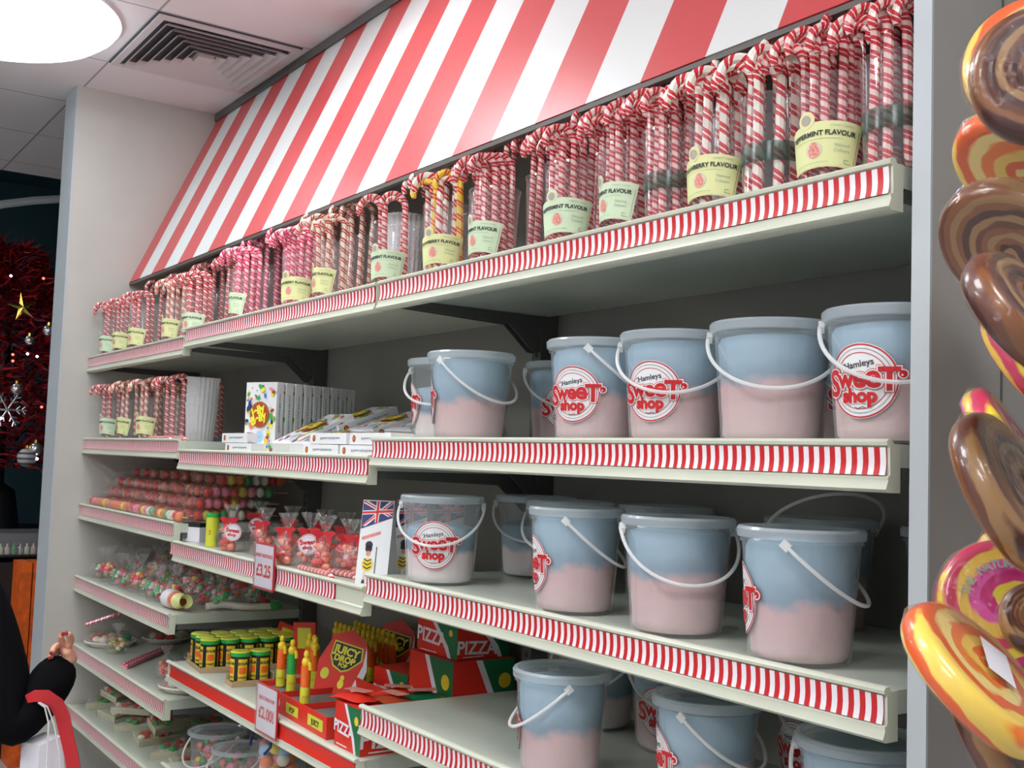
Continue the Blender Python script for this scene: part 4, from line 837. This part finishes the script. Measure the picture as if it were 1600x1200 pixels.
for i in range(40):
    t = r.uniform(0, 6.28); zz = r.uniform(.02, .17); q_ = .062*math.sqrt(r.random())*(1-.3*zz/.17); b.ball((q_*math.cos(t), q_*math.sin(t), zz), .018, r.randrange(6), 10)
b.build('sweets', pal, root); MB().lathe([(.001, .0), (.06, 0), (.084, .03), (.08, .12), (.05, .18), (.012, .20), (.03, .225)], 24, 0, None, lambda a, z: 1+.04*math.sin(6*a)).build('bag_film', 'cello', root)
for s_ in (-1, 1):
    MB().tube([(s_*.02, -.02, .20), (s_*.05, -.03, .21), (s_*.065, -.04, .18), (s_*.05, -.05, .16)], .004, 6).build('blue_tie', 'navy', root)

# ------------------------------------------------------------------ lollipops on the right
def lolly(cx, cy, depth, rmaj, m, phi, mt, label, sticker=False, text=False, flip=1):
    """disc whose rim spans rmaj (photo px) at this depth; m = how open its ellipse is, phi = slant of the long axis"""
    P = CAM + (CR*((cx-800)/FOC)-CU*((cy-600)/FOC)+CF)*depth; R = rmaj*depth/FOC
    s_ = math.sqrt(max(0, 1-m*m)); a = math.radians(phi)
    n = (CR*(-math.sin(a)*s_*flip) + CU*(math.cos(a)*s_*flip) - CF*m).normalized()
    root = empty('swirl_lollipop', P, label, 'lollipop', 'swirl lollipops'); root.rotation_euler = n.to_track_quat('Z', 'Y').to_euler()
    b = MB(); th = .0125; prof = [(.0005, th)]
    for i in range(1, 14):
        q_ = i/14; prof.append((R*q_*.93, th+.0012*math.sin(i*PI)+(.0014 if i % 2 else -.0006)))
    for i in range(9): t = PI/2-PI*i/8; prof.append((R*.93+R*.07*math.cos(t)+.003*math.cos(t), th*math.sin(t)))
    prof += [(R*(13-i)/14*.93, -th-(.0012 if i % 2 else 0)) for i in range(13)]+[(.0005, -th)]
    b.lathe(prof, 56, 0, None, lambda a_, z: 1+.012*math.sin(3*a_+1)); b.build('swirl_disc', mt, root, 60)
    # wrapped edge and stick; the stick runs to the display column
    col = Vector((.46, P.y, P.z-.01)); inv = root.rotation_euler.to_matrix().inverted(); d = inv @ (col-P); d.z = 0; d = d.normalized()
    MB().tube([d*(R*.6), d*(R+.12)], .004, 8).build('stick', 'white', root)
    b = MB(); b.lathe([(R*.2, th+.004), (R*.7, th+.0042), (R*.97, th*.8+.003), (R+.0055, 0), (R*.97, -th*.8-.003), (R*.6, -th-.004)], 40, 0, None, lambda a_, z: 1+.016*math.sin(11*a_)*abs(math.sin(2.3*a_))); b.build('wrapper', 'wrap', root)
    if sticker:
        b = MB(); b.grid(-.022, .022, -.013, .013, 2, 2, 0, lambda x_, y_: (x_*math.cos(.6)-y_*math.sin(.6)+R*.1, x_*math.sin(.6)+y_*math.cos(.6), th+.0052)); b.build('paper_sticker', 'tagw', root)
    if text:
        b = MB(); t_ = 'THE NATURAL CANDY'
        for i, ch in enumerate(t_):
            a_ = 2.9-.17*i; vs, fs = text_geo(ch, .010, .0003); c, q_ = math.cos(a_-PI/2), math.sin(a_-PI/2)
            b.flat([(R*.56*math.cos(a_)+x_*c-y_*q_, R*.56*math.sin(a_)+x_*q_+y_*c) for x_, y_ in vs], fs, 0, lambda x_, y_: (x_, y_, th+.0048))
        b.build('lettering', 'greyink', root)
lolly(1622, 95, 1.00, 108, .8, 60, 'sw_orange', 'orange swirl lollipop mostly hidden behind the top brown one')
lolly(1632, 118, .86, 106, .93, 70, 'sw_brown', 'dark brown swirl lollipop facing out, topmost in the column')
lolly(1605, 262, 1.0, 112, .28, -38, 'sw_orange', 'yellow and orange swirl lollipop seen nearly edge on, below the topmost', flip=-1)
lolly(1625, 350, 1.13, 100, .15, -40, 'sw_orange', 'thin edge of an orange swirl lollipop behind the grey brown one')
lolly(1582, 385, .93, 112, .45, -50, 'sw_tan', 'grey brown swirl lollipop tilted downwards, third face from the top', flip=-1)
lolly(1600, 490, .80, 108, .62, -42, 'sw_brown', 'dark brown swirl lollipop with a white sticker, middle of the column', True)
lolly(1615, 560, 1.0, 96, .6, -45, 'sw_pink', 'pink and yellow swirl lollipop tucked under the stickered brown one')
lolly(1575, 700, 1.00, 100, .4, -55, 'sw_pink', 'pink swirl lollipop peeping out behind the big light brown one')
lolly(1577, 768, .86, 128, .58, -56, 'sw_tan', 'large light brown swirl lollipop right of the partition edge')
lolly(1600, 900, 1.04, 80, .5, -40, 'sw_orange', 'yellow lollipop edge behind the magenta lettered one')
lolly(1572, 948, .95, 100, .9, 40, 'sw_pink', 'magenta and yellow swirl lollipop with lettering round it', False, True)
lolly(1622, 968, .86, 52, .8, 40, 'sw_tan', 'small wrapped brown lollipop overlapping the lettered one')
lolly(1528, 1058, .84, 134, .40, -38, 'sw_orange', 'orange and yellow swirl lollipop with a white sticker, lowest bright one', True)
lolly(1580, 1160, .93, 130, .5, -50, 'sw_brown', 'dark brown swirl lollipop at the bottom right corner')
root = empty('lollipop_column', (.50, -.27, 0), 'white display column holding the lollipops', 'stand'); MB().lathe([(.001, 0), (.12, 0), (.12, .02), (.04, .03), (.04, 2.05), (.001, 2.06)], 32).build('column', 'white', root)

# ------------------------------------------------------------------ beyond the left partition
TX, TY, TZ = -7.0, .25, 1.50
root = empty('christmas_tree', (TX, TY, .95), 'dark red tinsel christmas tree beyond the left partition', 'tree')
rt = random.Random(5)
for nm, m_, n in (('red_branches', 'tinsel', 5200), ('dark_branches', 'plum', 2200)):
    b = MB()
    for i in range(n):
        z = rt.random()**1.1*1.35; R = .95*(1-z/1.5)+.04; a = rt.uniform(0, 2*PI); q_ = R*math.sqrt(rt.uniform(.25, 1)); l = rt.uniform(.06, .14); zz = z+.50-.12*q_
        p = Vector((q_*math.cos(a), q_*math.sin(a), zz)); d = Vector((math.cos(a+rt.uniform(-1, 1)), math.sin(a+rt.uniform(-1, 1)), rt.uniform(-.5, .7))).normalized()*l; s_ = d.orthogonal().normalized()*rt.uniform(.006, .014); s2 = d.cross(s_).normalized()*s_.length
        b.add([p-s_, p+s_, p+d, p-s2, p+s2], [(0, 1, 2), (3, 4, 2)])
    b.build(nm, m_, root)
MB().lathe([(.001, 0), (.16, 0), (.12, .25), (.05, .3), (.03, 1.7), (.001, 1.8)], 16).build('trunk', 'black', root)
o = MB().box(-1.2, 1.2, -1.1, 1.1, 0, .9).build('display_plinth', 'black', None, 10, (TX-.1, TY+.2, 0)); tag(o, 'black plinth under the christmas tree', 'plinth')
def on_tree(px, py, dx=-6.0): return at(px, py, 'x', dx)
p = on_tree(36, 480); b = MB(); vs = []
for i in range(10):
    r_ = .085 if i % 2 == 0 else .028; a = PI/2+i*PI/5+.2; vs.append((0, r_*math.cos(a), r_*math.sin(a)))
b.add(vs+[(.02, 0, 0), (-.02, 0, 0)], [(10, i, (i+1) % 10) for i in range(10)]+[(11, (i+1) % 10, i) for i in range(10)]); o = b.build('star_ornament', 'goldm', None, 5, p); tag(o, 'gold star hanging in the red christmas tree', 'ornament')
def bauble(px, py, r_, m_, label):
    root = empty('bauble', on_tree(px, py), label, 'ornament', 'silver baubles'); MB().ball((0, 0, 0), r_, 0, 16).build('ball', m_, root); MB().lathe([(.012, r_-.003), (.012, r_+.014), (.001, r_+.016)], 10).build('cap', 'goldm', root)
    return root
bauble(26, 608, .034, 'silver', 'round silver bauble high in the tree'); bauble(56, 702, .040, 'silver', 'silver bauble beside the partition, low in the tree'); bauble(46, 532, .028, 'silver', 'small silver bauble below the gold star')
r0 = bauble(42, 715, .055, stripes('banded silver', .03, 2, (.6, .6, .6), (.12, .14, .14), .6, rough=.25), 'striped silver bauble hanging lowest'); bauble(76, 517, .035, 'silver', 'grey bauble half hidden by the partition')
p = on_tree(12, 640); b = MB()
for i in range(6):
    a = i*PI/3; d = Vector((0, math.cos(a), math.sin(a))); b.tube([(0, 0, 0), d*.10], .006, 6)
    for s_ in (-1, 1):
        for t in (.045, .075): e_ = Vector((0, math.cos(a+s_*.8), math.sin(a+s_*.8)))*.03; b.tube([d*t, d*t+e_], .005, 5)
tag(b.build('snowflake_ornament', 'silver', None, 35, p), 'white snowflake hanging at the picture edge in the tree', 'ornament')
for px, py, c, lb in ((17, 431, 'ledw', 'bluish bulb high in the tree'), (43, 553, 'ledw', 'violet white bulb under the silver bauble'), (58, 557, 'ledw', 'small violet bulb right of the brighter one'), (1, 654, 'ledw', 'white bulb at the picture edge by the snowflake'), (58, 717, 'ledw', 'tiny white bulb beside the striped bauble'), (68, 435, 'ledr', 'red bulb high near the partition'), (20, 564, 'ledr', 'red bulb left of the silver bauble'), (65, 636, 'ledr', 'red bulb halfway down near the partition'), (20, 554, 'ledr', 'dim red bulb at mid height')):
    o = MB().ball((0, 0, 0), .0075, 0, 8).build('fairy_light', c, None, 60, on_tree(px, py, -5.97)); tag(o, lb, 'light', 'fairy lights')
# far display unit
root = empty('display_cabinet', (-5.0, .0, 0), 'dark cabinet with a clear tray top, beyond the left partition', 'cabinet'); MB().box(-.3, .0, -.6, .55, 0, .93).build('body', 'black', root, 10); MB().box(-.3, .0, -.6, .55, .955, .965).build('top_board', 'black', root, 10)
b = MB(); b.box(-.004, 0, -.6, .55, .966, 1.07); b.box(-.3, -.296, -.6, .55, .966, 1.07); b.build('clear_tray', 'clear', root, 10)
for i in range(12):
    o = MB().lathe([(.001, 0), (.012, 0), (.012, .03), (.005, .036), (.004, .05), (.001, .051)], 10).build('small_bottle', ['silver', 'mint', 'pinkhalo', 'grnsw'][i % 4], None, 35, (-5.05, -.20+i*.03, .966)); tag(o, 'small bottle standing in the clear tray of the dark cabinet', 'bottle', 'small bottles in the clear tray')
for i, (y0, y1) in enumerate(((.0, .05), (.056, .10))):
    x0 = -4.985; root = empty('orange_carton', (x0, y0, .0), 'tall orange carton in front of the dark cabinet, %s' % ('left of the pair' if i == 0 else 'right of the pair'), 'box', 'orange cartons')
    MB().box(0, .18, 0, y1-y0, 0, .945).build('body', 'orangebox', root, 10); MB().box(-.0, .1805, .0+.003, y1-y0-.003, .90, .9455).build('top_flap', 'orange', root, 10)
o = MB().box(0, .12, 0, .04, 0, .55).build('blue_packet', 'navy', None, 10, (-4.9, .115, 0)); tag(o, 'dark blue packet beside the orange cartons', 'packet')
o = MB().box(0, .10, 0, .03, 0, .35).build('grey_packet', 'greycard', None, 10, (-4.76, .12, 0)); tag(o, 'grey packet in front of the dark blue packet', 'packet')

# ------------------------------------------------------------------ the shopper
def skinned(name, verts, edges, rad, m, parent=None, sub=2, root_i=0):
    me = bpy.data.meshes.new(name); me.from_pydata([tuple(v) for v in verts], edges, []); me.materials.append(M[m]); o = bpy.data.objects.new(name, me); C.objects.link(o)
    md = o.modifiers.new('Skin', 'SKIN'); md.use_smooth_shade = True
    sv = me.skin_vertices[0].data if me.skin_vertices else None
    if sv is None:
        bpy.context.view_layer.objects.active = o; sv = me.skin_vertices[0].data
    for i, r_ in enumerate(rad): sv[i].radius = (r_, r_) if not isinstance(r_, tuple) else r_
    sv[root_i].use_root = True; o.modifiers.new('Sub', 'SUBSURF').levels = sub; o.modifiers[-1].render_levels = sub
    if parent: o.parent = parent
    return o
PX = -2.2
def P_(px, py, x=PX): return at(px, py, 'x', x)
person = empty('person', (0, 0, 0), 'person in a black coat reaching in at the lower left, red strap over the arm', 'person')
hip = Vector((-2.32, -.80, .78)); chest = Vector((-2.30, -.76, 1.08)); neck = Vector((-2.30, -.77, 1.27)); head = Vector((-2.28, -.75, 1.42))
sh = Vector((-2.27, -.62, 1.16)); el = P_(22, 1150); wr = P_(108, 1024); shr = Vector((-2.30, -.94, 1.16)); elr = Vector((-2.25, -1.0, .92)); wrr = Vector((-2.1, -.98, .74))
kl, kr = Vector((-2.28, -.72, .42)), Vector((-2.30, -.90, .42)); fl_, fr_ = Vector((-2.30, -.72, .07)), Vector((-2.32, -.90, .07)); tl, tr_ = Vector((-2.18, -.71, .04)), Vector((-2.2, -.90, .04))
V_ = [hip, (hip+chest)/2, chest, neck-Vector((0, 0, .05)), sh, (sh+el)/2, el, (el*.45+wr*.55), wr, shr, elr, wrr, hip+Vector((.0, .08, -.08)), kl, fl_, tl, hip+Vector((0, -.09, -.08)), kr, fr_, tr_]
E_ = [(0, 1), (1, 2), (2, 3), (2, 4), (4, 5), (5, 6), (6, 7), (7, 8), (2, 9), (9, 10), (10, 11), (0, 12), (12, 13), (13, 14), (14, 15), (0, 16), (16, 17), (17, 18), (18, 19)]
Rd = [.13, .125, .14, .06, .085, .082, .080, .068, .050, .075, .065, .05, .085, .062, .045, .035, .085, .062, .045, .035]
skinned('clothed_body', V_, E_, Rd, 'coat', person)
skinned('head', [neck-Vector((0, 0, .06)), neck+Vector((0, 0, .03)), head, head+Vector((.01, 0, .08))], [(0, 1), (1, 2), (2, 3)], [.045, .045, .085, .07], 'skin', person)
b = MB(); b.ball(tuple(head+Vector((-.02, 0, .06))), .115, 0, 20, None, (1, .95, 1.05)); b.ball(tuple(head+Vector((-.05, 0, -.03))), .10, 0, 16, None, (.8, .95, 1.3)); b.build('hair', 'hair', person)
b = MB(); F0 = head+Vector((.078, 0, .02)); b.ball(tuple(F0+Vector((.004, .03, .01))), .011); b.ball(tuple(F0+Vector((.004, -.03, .01))), .011); b.build('eyes', 'white', person)
b = MB(); b.add([tuple(F0+Vector(v)) for v in ((0, -.012, -.02), (0, .012, -.02), (.024, 0, -.02), (0, 0, .015))], [(0, 2, 3), (2, 1, 3), (0, 1, 2)]); b.build('nose', 'skin', person); MB().ball(tuple(F0+Vector((-.002, 0, -.042))), .012, 0, 10, None, (.5, 1.8, .4)).build('mouth', 'straw', person)
# hand: palm and five fingers, as pixels on the hand's plane
hx = lambda px, py, d=0: at(px, py, 'x', PX+d)
palm = skinned('hand', [hx(109, 1040), hx(108, 1026), hx(105, 1017), hx(100, 1011, .01)], [(0, 1), (1, 2), (2, 3)], [.022, .021, (.025, .017), (.024, .014)], 'skin', person)
fing = [([(104, 1012), (111, 1002), (110, 994), (105, 990)], .0095, 'thumb'), ([(102, 1008), (97, 1002), (94, 996), (99, 991)], .0088, 'finger'), ([(97, 1010), (89, 1008), (83, 1014), (81, 1021)], .0088, 'finger'), ([(94, 1014), (86, 1015), (80, 1022), (79, 1029)], .0084, 'finger'), ([(94, 1018), (88, 1021), (84, 1028), (85, 1033)], .0078, 'finger')]
for i, (pp, r_, nm) in enumerate(fing):
    vs = [hx(px, py, .012*k_-.01*i+.01) for k_, (px, py) in enumerate(pp)]
    skinned(nm, vs, [(k_, k_+1) for k_ in range(3)], [r_*1.1, r_, r_*.95, r_*.8], 'skin', palm)
    MB().ball(tuple(vs[-1]+Vector((.004, -.003, .002))), r_*.62, 0, 10, None, (1, .8, 1)).build('nail', 'nail', palm)
# red strap over the forearm, with cords and bags hanging
def ribbon(pts, w_, m_, name, th=.003):
    b = MB(); vs = []; pts = [Vector(p) for p in pts]; n = len(pts)
    for i, p in enumerate(pts):
        t = (pts[min(i+1, n-1)]-pts[max(i-1, 0)]).normalized(); s_ = t.cross(Vector((.82, -.57, 0))).normalized()*w_[i]/2; o_ = Vector((.82, -.57, 0))*th
        vs += [p-s_, p+s_, p+s_+o_, p-s_+o_]
    fs = [(i*4+k_, i*4+(k_+1) % 4, (i+1)*4+(k_+1) % 4, (i+1)*4+k_) for i in range(n-1) for k_ in range(4)]+[(0, 1, 2, 3), tuple((n-1)*4+k_ for k_ in (3, 2, 1, 0))]
    b.add(vs, fs); return b.build(name, m_)
D_ = PX+.075
rp = [at(px, py, 'x', D_+dd) for px, py, dd in ((42, 1092, -.02), (55, 1087, .0), (72, 1088, .01), (88, 1098, .01), (98, 1118, .0), (105, 1150, 0), (112, 1180, 0), (120, 1230, 0), (126, 1290, 0))]
o = ribbon(rp, [.02, .028, .034, .036, .036, .034, .034, .034, .034], 'redcloth', 'red_strap'); tag(o, 'broad red carrier strap hanging over the black sleeve', 'strap')
cds = empty('carrier_bag', at(75, 1290, 'x', D_+.02), 'white carrier bag hanging by thin white cords below the sleeve', 'bag'); base = cds.location
for pp in (((60, 1098), (70, 1105), (76, 1130), (74, 1180), (70, 1240)), ((62, 1098), (74, 1104), (84, 1130), (92, 1170), (98, 1240))):
    MB().tube([at(px, py, 'x', D_+.01)-base for px, py in pp], .0022, 6).build('cord', 'white', cds)
a_, b_, c_, d_ = [at(px, py, 'x', D_-.01)-base for px, py in ((62, 1165), (98, 1150), (108, 1330), (50, 1330))]; off = Vector((-.06, -.03, 0))
MB().add([a_, b_, c_, d_, a_+off, b_+off, c_+off, d_+off], [(3, 2, 1, 0), (4, 5, 6, 7), (0, 1, 5, 4), (1, 2, 6, 5), (2, 3, 7, 6), (3, 0, 4, 7)]).build('bag_body', 'tagw', cds, 10)
